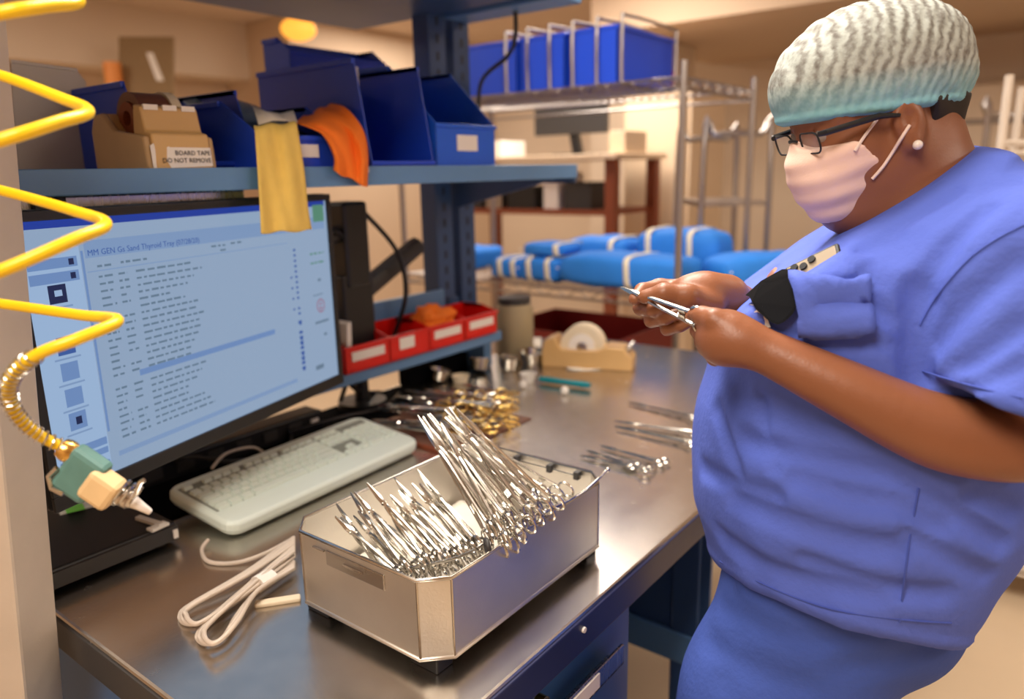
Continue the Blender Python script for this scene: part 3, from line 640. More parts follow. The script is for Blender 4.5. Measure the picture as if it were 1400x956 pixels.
red = make_bin('small_parts_bin', .138, .125, .078, M_red, M_label, .74, .82)
for k, (y, lab) in enumerate(((.822, 'red bin leftmost beside the monitor, with a white card inside'), (.962, 'red bin second from the monitor, with a short square label'), (1.102, 'red bin third from the monitor, holding orange cloth'), (1.244, 'red bin rightmost of the row, empty'))):
    o = red if k == 0 else copy_tree(red); setbin(o, (-.915, y, 1.040), FX, lab, 'red bins on the blue ledge')
    if k == 1:
        for c in o.children:
            if c.name.startswith('front_lip'):
                for g_ in c.children:
                    if g_.name.startswith('label_card'): g_.scale = (.5, 1, 1.35); g_.location.z = -.012; g_.location.x = -.012
t = tag(MB().prism([(-.862, .765, 1.060), (-.862, .772, 1.155), (-.868, .790, 1.158), (-.868, .785, 1.060)], 0, (-.09, 0, 0)).build('divider_card', M_label, bevel=.0005), 'upright white card standing in the leftmost red bin', 'card')
def crumple(c, r, seed, n=18, mth=10):
    rr = random.Random(seed); ph = [rr.uniform(0, 6.28) for _ in range(8)]; m = MB(); m.ball((0, 0, 0), 1., n, mth)
    vs = []
    for v in m.v:
        x, y, z = v; f = 1+.20*math.sin(5*x+ph[0])*math.cos(4*y+ph[1])+.16*math.sin(8*z+ph[2]+3*x)+.10*math.sin(11*y+ph[3])
        vs.append((c[0]+r[0]*x*f, c[1]+r[1]*y*f, c[2]+r[2]*z*f))
    m.v = vs; return m
tag(crumple((-.905, 1.10, 1.107), (.045, .06, .040), 4).build('orange_wipe', M_orange, smooth=True), 'crumpled orange cloth heaped in the third red bin', 'cloth')
SZ = 1.4945
bA = setbin(make_bin('shelf_bin', .200, .26, .148, M_bin, None, lip=.16, sl=.18), (-.860, .385, SZ), FX, 'dark blue open bin right behind the taupe tape dispenser')
bB = setbin(make_bin('shelf_bin', .185, .25, .125, M_bin, M_label, .3, .52), (-.775, .53, SZ), FX, 'blue bin under the yellow cloth, holding a grey blue folder')
bC = setbin(make_bin('shelf_bin', .175, .34, .212, M_bin, None, lip=.10, sl=.10), (-.815, .768, SZ), FX, 'large dark blue open bin right of the orange cloth')
bD = setbin(make_bin('shelf_bin', .200, .31, .225, M_bin2, M_label, .34, .44), (-.805, .970, SZ), FX, 'bright blue bin with a white label at the shelf\'s right')
bE = setbin(make_bin('shelf_bin', .30, .10, .315, M_bin, None, lip=.9), (-1.115, .98, SZ-.0), FX, 'tall dark blue bin rear of the shelf, against the blue posts')
# folder in bin B, papers in C and D
tag(MB().sheet([[(-.74-.16*j/5, .455+.155*i/7, SZ+.070+.065*j/5+.012*math.sin(i*.45)) for i in range(8)] for j in range(6)]).build('folder', mat('grey blue folder', (.13, .20, .30), .45, var=.1), smooth=True, solid=.003), 'curved grey blue folder lying in the bin under the yellow cloth', 'folder')
tag(MB().sheet([[(-.68-.02*i, .46+.03*j+.01*i, SZ+.082+.01*math.sin(i+j)+.012*i) for i in range(4)] for j in range(4)]).build('crumpled_paper', M_paper, smooth=True, solid=.001), 'crumpled white paper poking out above the yellow cloth', 'paper')
tag(MB().prism([(-.86, .70, SZ+.10), (-.80, .80, SZ+.10), (-.80, .80, SZ+.218), (-.86, .70, SZ+.213)], 0, (-.004, .003, 0)).build('paper_sheet', M_paper), 'white paper corner sticking out of the large dark blue bin', 'paper')
for k, (dx, c, lab) in enumerate(((0, M_orange, 'orange card leaning in the bright blue bin'), (.015, M_label, 'cream card leaning in the bright blue bin'))):
    tag(MB().prism([(-.70-dx, .905, SZ+.02), (-.70-dx, .96, SZ+.02), (-.78-dx, .945, SZ+.150), (-.78-dx, .905, SZ+.165)], 0, (-.004, 0, .002)).build('index_card', c), lab, 'card')
# near tape dispenser with its label
t = thing('tape_dispenser', 'taupe tape dispenser with a torn label on the blue shelf', 'tape dispenser', (-.73, .300, SZ))
L, W = .17, .112; cx0, cy0 = -.73, .300
def dpt(x, y, z): return Vector((cx0+x, cy0+y, SZ+z))
prof = [(-L/2, 0), (L/2, 0), (L/2-.006, .062), (L/2-.022, .066), (L/2-.030, .102), (L/2-.050, .106), (L/2-.058, .062), (-.015, .066), (-L/2+.035, .098), (-L/2+.012, .094), (-L/2, .070)]
MB().prism([dpt(x, -W/2+.010, z) for x, z in prof], 0, (0, W-.020, 0)).build('body', M_tanplastic, t, bevel=.003)
side = [(-L/2-.002, 0), (L/2-.004, 0), (L/2-.010, .058), (-.01, .070), (-L/2+.040, .098), (-L/2+.012, .096), (-L/2-.002, .072)]
for s_ in (-1, 1): MB().prism([dpt(x, s_*W/2, z) for x, z in side], 0, (0, -s_*.0105, 0)).build('side_cheek', M_taupe, t, bevel=.004)
c = dpt(-.010, 0, .088)
MB().lathe(c-Vector((0, .030, 0)), (0, 1, 0), [(.026, 0), (.040, 0), (.040, .05), (.026, .05), (.026, 0)], 28).build('tape_roll', M_browntape, t, smooth=True)
MB().lathe(c+Vector((0, .021, 0)), (0, 1, 0), [(.020, 0), (.043, 0), (.043, .016), (.020, .016), (.020, 0)], 28).build('label_roll', M_creamtape, t, smooth=True)
MB().lathe(c-Vector((0, .034, 0)), (0, 1, 0), [(.012, 0), (.025, 0), (.025, .070), (.012, .070), (.012, 0)], 24).build('hub', M_redbrown, t, smooth=True)
m = MB()
for k in range(3): m.box(dpt(L/2-.029, -.030+.030*k, .101), (.004, .022, .008))
m.build('cutter', M_label, t)
lb = MB().prism([dpt(L/2-.0030, -.050, .004), dpt(L/2-.0015, -.022, .002), dpt(L/2-.0022, -.018, .012), dpt(L/2-.0022, .046, .014), dpt(L/2-.0052, .046, .042), dpt(L/2-.0052, -.020, .042), dpt(L/2-.0070, -.034, .054), dpt(L/2-.0058, -.050, .044)], 0, (.0012, 0, 0)).build('torn_label', M_label, t, label='torn white label reading do not remove')
up = Vector((-.006, 0, .062)).normalized(); mm_ = MB()
for k, (tx, z) in enumerate((('BOARD TAPE', .0305), ('DO NOT REMOVE', .0195))):
    vs, fs = text_mesh(tx, .0098, dpt(L/2-.006*z/.062+.0016, .044, z), (0, 1, 0), up, .0001, 'RIGHT'); mm_.add(vs, fs)
mm_.build('label_print', M_dark, lb)
# yellow and orange cloths over the bin lips
def cloth(name, pxs, b_of, mm, label, cat, n=16, fold=.006, seed=1):
    rr = random.Random(seed); ph = [rr.uniform(0, 6.28) for _ in range(4)]; g = []
    L = spline([Vector((a[0], a[1], 0)) for a in pxs], 6); Rr = spline([Vector((a[2], a[3], 0)) for a in pxs], 6); Bd = spline([Vector((a[4], 0, 0)) for a in pxs], 6)
    for i in range(len(L)):
        row = []
        for j in range(n+1):
            f = j/n; q = L[i].lerp(Rr[i], f); X = Bd[i].x + fold*math.sin(f*9+ph[0]+.10*i)+fold*.6*math.sin(f*17+ph[1]-.2*i)
            row.append(PX(q.x, q.y+1.5*math.sin(f*11+ph[2]), X))
        g.append(row)
    return tag(MB().sheet(g).build(name, mm, smooth=True, solid=.002), label, cat)
cloth('yellow_wipe', [(352, 176, 402, 172, -.72), (347, 172, 404, 168, -.66), (349, 184, 407, 180, -.632), (353, 240, 416, 236, -.622), (356, 290, 421, 286, -.618), (357, 319, 426, 315, -.618)], None, M_yellow, 'yellow cloth hanging from the shelf over the monitor', 'cloth', seed=2, fold=.004)
cloth('orange_wipe', [(418, 158, 452, 142, -.76), (404, 170, 470, 146, -.70), (412, 172, 485, 160, -.66), (440, 185, 498, 182, -.632), (456, 215, 503, 212, -.622), (456, 234, 502, 256, -.622)], None, M_orange, 'orange cloth draped over the shelf edge beside the yellow cloth', 'cloth', seed=5, fold=.007)
tag(MB().cyl((-.645, .66, SZ), (-.645, .66, SZ+.010), .010, n=14).cyl((-.645, .66, SZ+.010), (-.645, .66, SZ+.016), .006, n=10).build('bottle_cap', M_white, smooth=True), 'tiny white cap between the orange cloth and the bins', 'cap')
t = thing('clear_board', 'grey plastic board leaning behind the shelf beside the post', 'board', (-.98, .1, SZ))
MB().prism([PX(22, 234, -.95), PX(118, 236, -.95), PX(118, 112, -.95), PX(105, 96, -.95), PX(15, 84, -.95)], 0, (-.006, 0, 0)).build('sheet', M_clear, t, bevel=.001)
MB().tube([PX(15, 84, -.95), PX(105, 96, -.95)], .003, 6).build('edge_strip', M_label, t)
# ================================================================== wire racks and the rest of the room
def wire_rack(name, label, x0, x1, y0, y1, zs, top, mm=M_wire, r=.0125):
    t = thing(name, label, 'wire rack', ((x0+x1)/2, (y0+y1)/2, 0))
    for x in (x0, x1):
        for y in (y0, y1):
            p = MB(); p.cyl((x, y, 0), (x, y, top), r, n=10); p.build('post', mm, t, smooth=True)
    for z in zs:
        s_ = MB()
        for dz in (0, -.035):
            for a, b in (((x0, y0), (x1, y0)), ((x0, y1), (x1, y1)), ((x0, y0), (x0, y1)), ((x1, y0), (x1, y1))): s_.cyl((*a, z+dz), (*b, z+dz), .005, n=6)
        for a, b in (((x0, y0), (x1, y0)), ((x1, y0), (x1, y1))):
            A = Vector((*a, z)); B = Vector((*b, z)); n = int((B-A).length/.05)
            s_.tube([A.lerp(B, i/n)-ZV*(.035 if i % 2 else 0) for i in range(n+1)], .003, 5)
        n = int((x1-x0)/.04)
        for i in range(1, n): x = x0+(x1-x0)*i/n; s_.cyl((x, y0, z+.003), (x, y1, z+.003), .0025, n=5)
        s_.build('wire_shelf', mm, t, smooth=True)
    return t
rc = P(935, 105, 2.42); RX1, RY0 = rc.x, rc.y; RX0, RY1 = RX1-1.32, RY0+.64; RZT = rc.z; RZL = 1.05
wire_rack('wire_rack', 'chrome wire rack holding blue wrapped packs beyond the worktop', RX0, RX1, RY0, RY1, (.15, .62, RZL, RZT), RZT+.05)
# totes and wire dividers on the top shelf
for k, (xa, xb, lab) in enumerate(((RX1-1.10, RX1-.72, 'blue plastic tote leftmost on the wire rack top'), (RX1-.70, RX1-.50, 'blue plastic tote in the middle of the wire rack top'), (RX1-.48, RX1-.28, 'blue plastic tote nearest the rack corner on top'))):
    t = thing('storage_tote', lab, 'tote', ((xa+xb)/2, RY0+.3, RZT+.006), 'totes on the wire rack top'); z0 = RZT+.006; z1 = z0+.19; ya, yb = RY0+.06, RY0+.5
    MB().bb((xa, ya, z0), (xb, yb, z0+.004)).build('base', M_bin, t)
    for a, b in (((xa, ya), (xb, ya+.004)), ((xa, yb-.004), (xb, yb))): MB().bb((*a, z0), (*b, z1)).build('long_wall', M_bin, t)
    for a, b in (((xa, ya), (xa+.004, yb)), ((xb-.004, ya), (xb, yb))): MB().bb((*a, z0), (*b, z1)).build('end_wall', M_bin, t)
    MB().tube([(xa, ya, z1), (xb, ya, z1), (xb, yb, z1), (xa, yb, z1)], .008, 6, closed=True).build('rim', M_bin, t)
for k in range(6):
    x = RX1-.74+.10*k
    t = tag(MB().tube(spline([(x, RY0+.02, RZT), (x, RY0+.02, RZT+.20), (x, RY0+.06, RZT+.225), (x, RY0+.40, RZT+.225), (x, RY0+.44, RZT+.20), (x, RY0+.44, RZT)], 4), .006, 8).build('wire_divider', M_wire, smooth=True), 'wire divider loop on the rack top, %s from the corner post' % ('sixth', 'fifth', 'fourth', 'third', 'second', 'first')[k], 'divider', 'wire dividers on the rack top')
def pack(c, d, yaw, label, bands=(-.25, .3), seed=0, axis=0):
    t = thing('wrapped_pack', label, 'wrapped pack', c, 'blue wrapped packs on the wire rack'); rr = random.Random(seed); ph = [rr.uniform(0, 6.28) for _ in range(6)]
    R = Matrix.Rotation(yaw, 3, 'Z'); c = Vector(c)
    def surf(u, v, grow=0.):   # superellipsoid sausage box
        def sp(a, e): return math.copysign(abs(a)**e, a)
        e = .42; x = sp(math.cos(v), e)*sp(math.cos(u), e); y = sp(math.cos(v), e)*sp(math.sin(u), e); z = sp(math.sin(v), e)
        wv = 1+.02*math.sin(5*x+3*z+ph[0])+.025*math.sin(4*y+6*x+ph[1])+.02*math.sin(9*x+ph[2])
        return Vector((x*d[0]/2*wv*(1+grow), y*d[1]/2*wv*(1+grow), z*d[2]/2*wv*(1+grow)+d[2]/2))
    n, k = 36, 18; g = [[c+R@surf(2*math.pi*i/n, -math.pi/2+math.pi*j/k) for i in range(n+1)] for j in range(k+1)]
    MB().sheet(g).build('wrap', M_wrap, t, smooth=True)
    for b in bands:
        pts = []
        for i in range(40):
            a = 2*math.pi*i/40; q = .42; yy = math.copysign(abs(math.cos(a))**q, math.cos(a))*d[1]/2*1.025; zz = math.copysign(abs(math.sin(a))**q, math.sin(a))*d[2]/2*1.025+d[2]/2
            pts.append((yy, zz))
        g = [[c+R@Vector((b*d[0]+dx+.006*math.sin(i*.3), y, z)) for i, (y, z) in enumerate(pts+pts[:1])] for dx in (-.011, .011)]
        MB().sheet(g).build('tape_band', M_wraptape, t, smooth=True, solid=.002)
    MB().bb(c+R@Vector((-d[0]*.46, -d[1]*.52, d[2]*.55))-Vector((.003, .003, .003)), c+R@Vector((-d[0]*.46, -d[1]*.52, d[2]*.55))+Vector((.003, .003, .003))).build('sticker', M_label, t)
pz = RZL+.006
def shelfx(px, py, y): return PY(px, py, y).x
yA = RY0+.14
xa, xb = shelfx(765, 385, RY0+.06), shelfx(932, 380, RY0+.06)
pack(((xa+xb)/2, yA, pz), (xb-xa, .24, .125), 0, 'long blue wrapped pack nearest the corner post on the wire rack', (.12,), 1)
xc, xd = shelfx(940, 370, RY0+.06), shelfx(1040, 340, RY0+.06)
pack((RX1+.13, RY0+.42, pz), (.40, .20, .12), math.radians(55), 'long blue wrapped pack at the rack\'s right end beside the worker', (), 2)
pack((xa-.09, yA+.02, pz), (.20, .25, .10), 0, 'flat blue wrapped pack with two cream bands, bottom left on the rack', (-.2, .25), 3)
pack((xa-.28, yA+.03, pz), (.17, .22, .085), 0, 'small blue wrapped pack farthest left on the rack', (-.1, .3), 4)
pack(((xa+xb)/2+.09, RY0+.45, pz), (.34, .24, .20), 0, 'tall blue wrapped pack standing behind the long pack', (-.3, .22), 5)
pack((xa-.02, RY0+.46, pz), (.30, .26, .155), 0, 'blue wrapped pack with a cream band at the rack\'s rear left', (.32,), 6)
pack((xa-.10, yA+.02, pz+.102), (.20, .20, .05), math.radians(6), 'thin blue wrapped pack resting on the flat banded pack', (.35,), 7)
pack((RX0+.10, RY0+.3, pz), (.30, .24, .10), 0, 'blue wrapped pack seen through the gap left of the posts', (), 8)
# dark red tote low on the rack, metal basin
t = thing('red_tote', 'dark red plastic tote low on the wire rack behind the tape dispenser', 'tote', (RX1-.55, RY0+.25, .63))
for a, b in (((RX1-.85, RY0+.05, .63), (RX1-.25, RY0+.056, .86)), ((RX1-.85, RY0+.50, .63), (RX1-.25, RY0+.506, .86)), ((RX1-.85, RY0+.05, .63), (RX1-.844, RY0+.5, .86)), ((RX1-.256, RY0+.05, .63), (RX1-.25, RY0+.5, .86))):
    MB().bb(a, b).build('wall', mat('dark red plastic', (.20, .012, .010), .4), t)
MB().bb((RX1-.85, RY0+.05, .628), (RX1-.25, RY0+.5, .634)).build('base', MATS['dark red plastic'], t)
# beige canister at the end of the red bins
t = thing('beige_canister', 'olive beige plastic canister standing right of the red bins', 'canister', (-.93, 1.50, BZ))
MB().lathe((-.93, 1.50, BZ), (0, 0, 1), [(.001, 0), (.055, 0), (.06, .01), (.06, .15), (.05, .17), (.001, .17)], 20).build('body', mat('olive beige plastic', (.36, .28, .16), .5), t, smooth=True)
MB().lathe((-.93, 1.50, BZ+.17), (0, 0, 1), [(.052, 0), (.052, .02), (.001, .022)], 20).build('lid', M_dark, t, smooth=True)
# tall wooden shelf desk with a terminal
d0 = 3.9; a = P(700, 212, d0); b = P(842, 212, d0)
t = thing('wooden_counter', 'pale counter on red brown legs far behind the wire rack', 'counter', (b.x-.6, b.y+.2, 0)); zt = a.z
x1, y1 = b.x, b.y
MB().bb((x1-1.3, y1, zt-.03), (x1, y1+.6, zt)).build('counter_top', M_cloudbeige, t, bevel=.004)
for x in (x1-1.25, x1-.06):
    for y in (y1+.04, y1+.52): MB().bb((x-.03, y, 0), (x+.03, y+.06, zt-.03)).build('leg', M_redbrown, t)
MB().bb((x1-1.25, y1+.05, zt-.33), (x1-.06, y1+.55, zt-.30)).build('shelf_board', M_redbrown, t)
t = thing('office_terminal', 'dark flat terminal screen on the far pale counter', 'monitor', (x1-.45, y1+.3, zt))
MB().bb((x1-.72, y1+.28, zt+.12), (x1-.22, y1+.31, zt+.42)).build('panel', M_dark, t, bevel=.004)
MB().prism([(x1-.50, y1+.30, zt+.2), (x1-.44, y1+.30, zt+.2), (x1-.40, y1+.30, zt), (x1-.46, y1+.30, zt)], 0, (0, .03, 0)).build('stand', M_black, t)
MB().bb((x1-.55, y1+.22, zt), (x1-.32, y1+.40, zt+.01)).build('foot', M_black, t)
for k, (dx, w_, h_, mm, lab) in enumerate(((-1.1, .22, .10, M_label, 'white carton on the far counter'), (-.13, .1, .12, M_cloudbeige, 'beige box at the right end of the far counter'))):
    tag(MB().bb((x1+dx, y1+.15, zt), (x1+dx+w_, y1+.4, zt+h_)).build('carton', mm, bevel=.003), lab, 'carton')
for k, (dx, w_, h_, mm, lab) in enumerate(((-1.15, .16, .16, M_dark, 'dark box leftmost on the low board of the far counter'), (-.95, .12, .22, M_wire, 'silver canister box on the low board of the far counter'), (-.78, .20, .12, M_black, 'black box in the middle of the far counter board'), (-.52, .10, .20, M_label, 'white carton standing on the far counter board'), (-.38, .18, .14, M_dark, 'dark box beside the right leg of the far counter'))):
    tag(MB().bb((x1+dx, y1+.08, zt-.30), (x1+dx+w_, y1+.36, zt-.30+h_)).bb((x1+dx+.01, y1+.09, zt-.30+h_), (x1+dx+w_-.01, y1+.35, zt-.29+h_)).build('storage_box', mm, bevel=.003), lab, 'box', 'boxes on the far counter board')
# tall beige locker and tubular carts
lc = P(895, 300, 4.6)
t = thing('beige_locker', 'tall beige locker beyond the wire rack', 'locker', (lc.x, lc.y, 0))
MB().bb((lc.x-.22, lc.y, 0), (lc.x+.22, lc.y+.5, 1.95)).build('body', M_cloudbeige, t, bevel=.005)
MB().bb((lc.x-.20, lc.y-.02, .05), (lc.x+.20, lc.y, 1.9)).build('door', M_cloudbeige, t, bevel=.004)
MB().bb((lc.x+.12, lc.y-.04, 1.0), (lc.x+.14, lc.y-.02, 1.15)).build('handle', M_wire, t)
def cart(name, label, c, W, D, H, yaw=0.):
    t = thing(name, label, 'cart', c); R = Matrix.Rotation(yaw, 3, 'Z'); c = Vector(c)
    g = lambda x, y, z: c+R@Vector((x, y, z))
    for y in (-D/2, D/2): MB().tube(spline([g(-W/2, y, .08), g(-W/2, y, H-.06), g(-W/2+.05, y, H), g(W/2-.05, y, H), g(W/2, y, H-.06), g(W/2, y, .08)], 5), .014, 8).build('tube_frame', M_wire, t, smooth=True)
    for z in (.2, H*.48, H*.82):
        m = MB().prism([g(-W/2, -D/2, z), g(W/2, -D/2, z), g(W/2, D/2, z), g(-W/2, D/2, z)], 0, (0, 0, .02)); m.build('shelf', M_wire, t)
    for x in (-W/2, W/2):
        for y in (-D/2, D/2): MB().ball(g(x, y, .05), .05, 10, 6).build('caster', M_dark, t, smooth=True)
c1 = P(978, 400, 3.5); cart('tube_cart', 'silver tube framed cart seen between the rack and the worker', (c1.x, c1.y, 0), .28, .5, P(978, 190, 3.5).z, math.radians(37))
c3 = P(1300, 300, 3.6); cart('tube_cart', 'silver tube framed cart behind the worker\'s neck', (c3.x+.35, c3.y+.1, 0), .9, .5, P(1330, 168, 3.6).z, math.radians(37))
b0 = PZ(1345, 812, 0.)
pr = wire_rack('pale_wire_rack', 'pale wire rack standing on the floor behind the worker', b0.x-.12, b0.x+1.1, b0.y, b0.y+.5, (.14, .5, .85, 1.2, 1.55), 1.75, mat('pale epoxy wire', (.72, .62, .52), .5))
bt = MB().bb((b0.x-.10, b0.y+.01, .150), (b0.x+1.08, b0.y+.49, .158)).build('bottom_tray', M_white, pr)
MB().bb((b0.x-.10, b0.y+.0, .12), (b0.x+1.08, b0.y+.01, .18)).build('tray_lip', M_white, bt)
for k in range(7):
    z = (.86, 1.21, .51)[k % 3]; x = b0.x+.0+.15*k
    t = thing('instrument_case', 'beige instrument case on the pale rack, %s from its left' % ('first', 'second', 'third', 'fourth', 'fifth', 'sixth', 'seventh')[k], 'case', (x+.06, b0.y+.22, z), 'beige cases on the pale rack')
    MB().bb((x, b0.y+.08, z), (x+.13, b0.y+.38, z+.12)).build('body', M_cloudbeige, t, bevel=.004); MB().bb((x-.003, b0.y+.077, z+.12), (x+.133, b0.y+.383, z+.14)).build('lid', M_tray, t, bevel=.003)
# wall cabinets far right, red wall box, amber lamp, orange pipe
wc = P(1360, 150, 5.0)
t = thing('wall_cabinet', 'pale beige wall cupboard behind the worker\'s shoulder', 'cupboard', (wc.x+.3, wc.y, 1.3))
MB().bb((wc.x-.9, wc.y, 1.35), (wc.x+1.2, wc.y+.4, 2.0)).build('body', M_cloudbeige, t, bevel=.004)
for k in range(4): MB().bb((wc.x-.89+.525*k, wc.y-.02, 1.36), (wc.x-.89+.525*k+.50, wc.y, 1.99)).build('door', M_wall2, t, bevel=.004)
rb = P(902, 92, 4.55)
t = thing('alarm_box', 'small red alarm box on top of the beige locker', 'alarm box', (lc.x, lc.y+.1, 1.95))
MB().bb((lc.x-.08, lc.y+.08, 1.95), (lc.x+.02, lc.y+.2, 2.06)).build('body', mat('alarm red', (.5, .02, .015), .4), t, bevel=.004)
MB().bb((lc.x-.035, lc.y+.075, 1.965), (lc.x-.022, lc.y+.082, 2.045)).build('panel', M_label, t)
al = P(408, 40, 4.6)
t = thing('amber_lamp', 'glowing amber lamp high behind the blue shelf', 'lamp', al)
MB().ball(al, (.11, .11, .07)).build('globe', M_amber, t, smooth=True)
MB().cyl(al+ZV*.06, (al.x, al.y, CEIL), .012).build('stem', M_cloudbeige, t, smooth=True)
op = P(151, 75, 5.0)
tag(MB().cyl((op.x, op.y, 0), (op.x, op.y, 2.26), .055, n=16).ring((op.x, op.y, 2.0), (0, 0, 1), .06, .008).build('wall_pipe', M_orangepaint, smooth=True), 'orange vertical pipe against the left wall', 'pipe')
dp = P(215, 90, 4.8)
t = thing('wall_notice', 'pale strip leaning against the dark recess behind the blue bins', 'panel', (dp.x, dp.y, 1.6))
MB().prism([P(200, 72, 4.8), P(207, 72, 4.8), P(222, 110, 4.8), P(214, 110, 4.8)], 0, HV*.02).build('strip', M_label, t)
t = thing('wall_panel', 'brown notice panel on the wall behind the dark blue bin', 'panel', (dp.x, dp.y, 1.5))
MB().prism([P(162, 50, 5.1), P(236, 50, 5.1), P(236, 150, 5.1), P(162, 150, 5.1)], 0, HV*.03).build('panel', mat('brown board', (.30, .20, .10), .7), t)
# ================================================================== the worker, grown from distance fields
import openvdb
class Field:
    def __init__(s, lo, hi, h):
        s.lo = np.array(lo, float); s.h = h; s.n = np.ceil((np.array(hi)-s.lo)/h).astype(int)+1
        s.a = np.full(s.n, .5, np.float32); s.ax = [s.lo[i]+h*np.arange(s.n[i]) for i in range(3)]
    def sub(s, lo, hi):
        i0 = np.clip(np.floor((np.array(lo)-s.lo)/s.h).astype(int), 0, s.n-1); i1 = np.clip(np.ceil((np.array(hi)-s.lo)/s.h).astype(int)+1, 1, s.n)
        sl = tuple(slice(i0[k], max(i1[k], i0[k]+1)) for k in range(3))
        X, Y, Z = np.meshgrid(*[s.ax[k][sl[k]] for k in range(3)], indexing='ij'); return sl, X, Y, Z
    def un(s, sl, d, k):
        a = s.a[sl]
        if k > 0:
            hh = np.maximum(k-np.abs(a-d), 0)/k; s.a[sl] = np.minimum(a, d)-hh*hh*k*.25
        else: s.a[sl] = np.minimum(a, d)
    def cone(s, p, q, r1, r2, k=.0, cut=False):
        p = np.array(p, float); q = np.array(q, float); m = max(r1, r2)+k+3*s.h; sl, X, Y, Z = s.sub(np.minimum(p, q)-m, np.maximum(p, q)+m)
        v = q-p; L = max(v@v, 1e-12); t = np.clip(((X-p[0])*v[0]+(Y-p[1])*v[1]+(Z-p[2])*v[2])/L, 0, 1)
        d = np.sqrt((X-p[0]-t*v[0])**2+(Y-p[1]-t*v[1])**2+(Z-p[2]-t*v[2])**2)-(r1+(r2-r1)*t)
        if cut: s.a[sl] = np.maximum(s.a[sl], -d)
        else: s.un(sl, d, k)
        return s
    def smooth_chain(s, pts, k=.0, n=6):
        sp = spline([Vector((*p, 0)).to_3d() if False else Vector(p) for p, r in pts], n); rr = spline([Vector((r, 0, 0)) for p, r in pts], n)
        return s.chain([(A3(a), b.x) for a, b in zip(sp, rr)], k)
    def chain(s, pts, k=.0):
        for a, b in zip(pts[:-1], pts[1:]): s.cone(a[0], b[0], a[1], b[1], k)
        return s
    def ell(s, c, R, r, k=.0, cut=False):    # R rows are the axes
        c = np.array(c, float); R = np.array(R, float); r = np.array(r, float); m = max(r)+k+3*s.h; sl, X, Y, Z = s.sub(c-m, c+m)
        q = [(X-c[0])*R[i][0]+(Y-c[1])*R[i][1]+(Z-c[2])*R[i][2] for i in range(3)]
        k0 = np.sqrt(sum((q[i]/r[i])**2 for i in range(3))); k1 = np.sqrt(sum((q[i]/r[i]**2)**2 for i in range(3)))+1e-9
        d = k0*(k0-1)/k1
        if cut: s.a[sl] = np.maximum(s.a[sl], -d)
        else: s.un(sl, d, k)
        return s
    def plane(s, p, n):     # keep the side the normal points away from
        p = np.array(p, float); n = np.array(n, float); n /= np.linalg.norm(n)
        X, Y, Z = np.meshgrid(*s.ax, indexing='ij'); return (X-p[0])*n[0]+(Y-p[1])*n[1]+(Z-p[2])*n[2]
    def carve(s, pts, wdt, dep):
        pts = [np.array(p, float) for p in pts]
        for a, b in zip(pts[:-1], pts[1:]):
            m = wdt*3; sl, X, Y, Z = s.sub(np.minimum(a, b)-m, np.maximum(a, b)+m); v = b-a; L = max(v@v, 1e-12)
            t = np.clip(((X-a[0])*v[0]+(Y-a[1])*v[1]+(Z-a[2])*v[2])/L, 0, 1); d2 = (X-a[0]-t*v[0])**2+(Y-a[1]-t*v[1])**2+(Z-a[2]-t*v[2])**2
            c = dep*np.exp(-d2/wdt**2)
            if not hasattr(s, 'cv'): s.cv = np.zeros(s.n, np.float32)
            if dep > 0: s.cv[sl] = np.maximum(s.cv[sl], c)
            else: s.cv[sl] = np.where(s.cv[sl] > 0, s.cv[sl], np.minimum(s.cv[sl], c))
    def mesh(s, smooth=2):
        a = s.a + (s.cv if hasattr(s, 'cv') else 0); g = openvdb.FloatGrid(.5); g.copyFromArray(np.ascontiguousarray(np.clip(a, -.4, .5).astype(np.float32)))
        p, q = g.convertToQuads(0.0)[:2] if True else None
        p = np.array(p, float)*s.h+s.lo; q = np.array(q)
        # light laplacian smoothing
        e = np.concatenate([q[:, [0, 1]], q[:, [1, 2]], q[:, [2, 3]], q[:, [3, 0]]])
        for _ in range(smooth):
            acc = np.zeros_like(p); cnt = np.zeros(len(p))
            for i, j in ((0, 1), (1, 0)): np.add.at(acc, e[:, i], p[e[:, j]]); np.add.at(cnt, e[:, i], 1)
            p = p*.5+.5*acc/np.maximum(cnt, 1)[:, None]
        return p, q
def sdf_obj(name, pq_list, m, parent):
    P_ = []; Q_ = []; n = 0
    for p, q in pq_list: P_.append(p); Q_.append(q[:, ::-1]+n); n += len(p)
    p = np.concatenate(P_)-np.array(root_org(parent)); q = np.concatenate(Q_)
    me = bpy.data.meshes.new(name); me.from_pydata(p.tolist(), [], q.tolist()); me.materials.append(m); me.shade_smooth()
    o = link(name, me, parent)
    # outward normals
    me.update(); vol = 0.
    pp = p[q[:2000, 0]]; 
    tri = np.einsum('ij,ij->i', p[q[:, 0]], np.cross(p[q[:, 1]], p[q[:, 2]])).sum()
    if tri < 0: me.flip_normals()
    return o
def bvh(p, q): return BVHTree.FromPolygons([Vector(v) for v in p], [tuple(f) for f in q])
def hit(tree, px, py, off=0.):
    r = ray(px, py).normalized(); l, n, i, d = tree.ray_cast(CAM, r)
    if l is None: return None
    if n.dot(r) > 0: n = -n
    return l+n*off
A3 = lambda v: np.array(v, float)
PB0 = .90
person = thing('person', 'worker in blue scrubs, bouffant cap, glasses and pink mask holding an instrument', 'person', (.27, .66, 0))
LO, HI = (-.15, .10, .0), (1.0, 1.35, 1.75)
fwd = -RV; side = -HV     # facing the left of the photo; her left side towards the camera
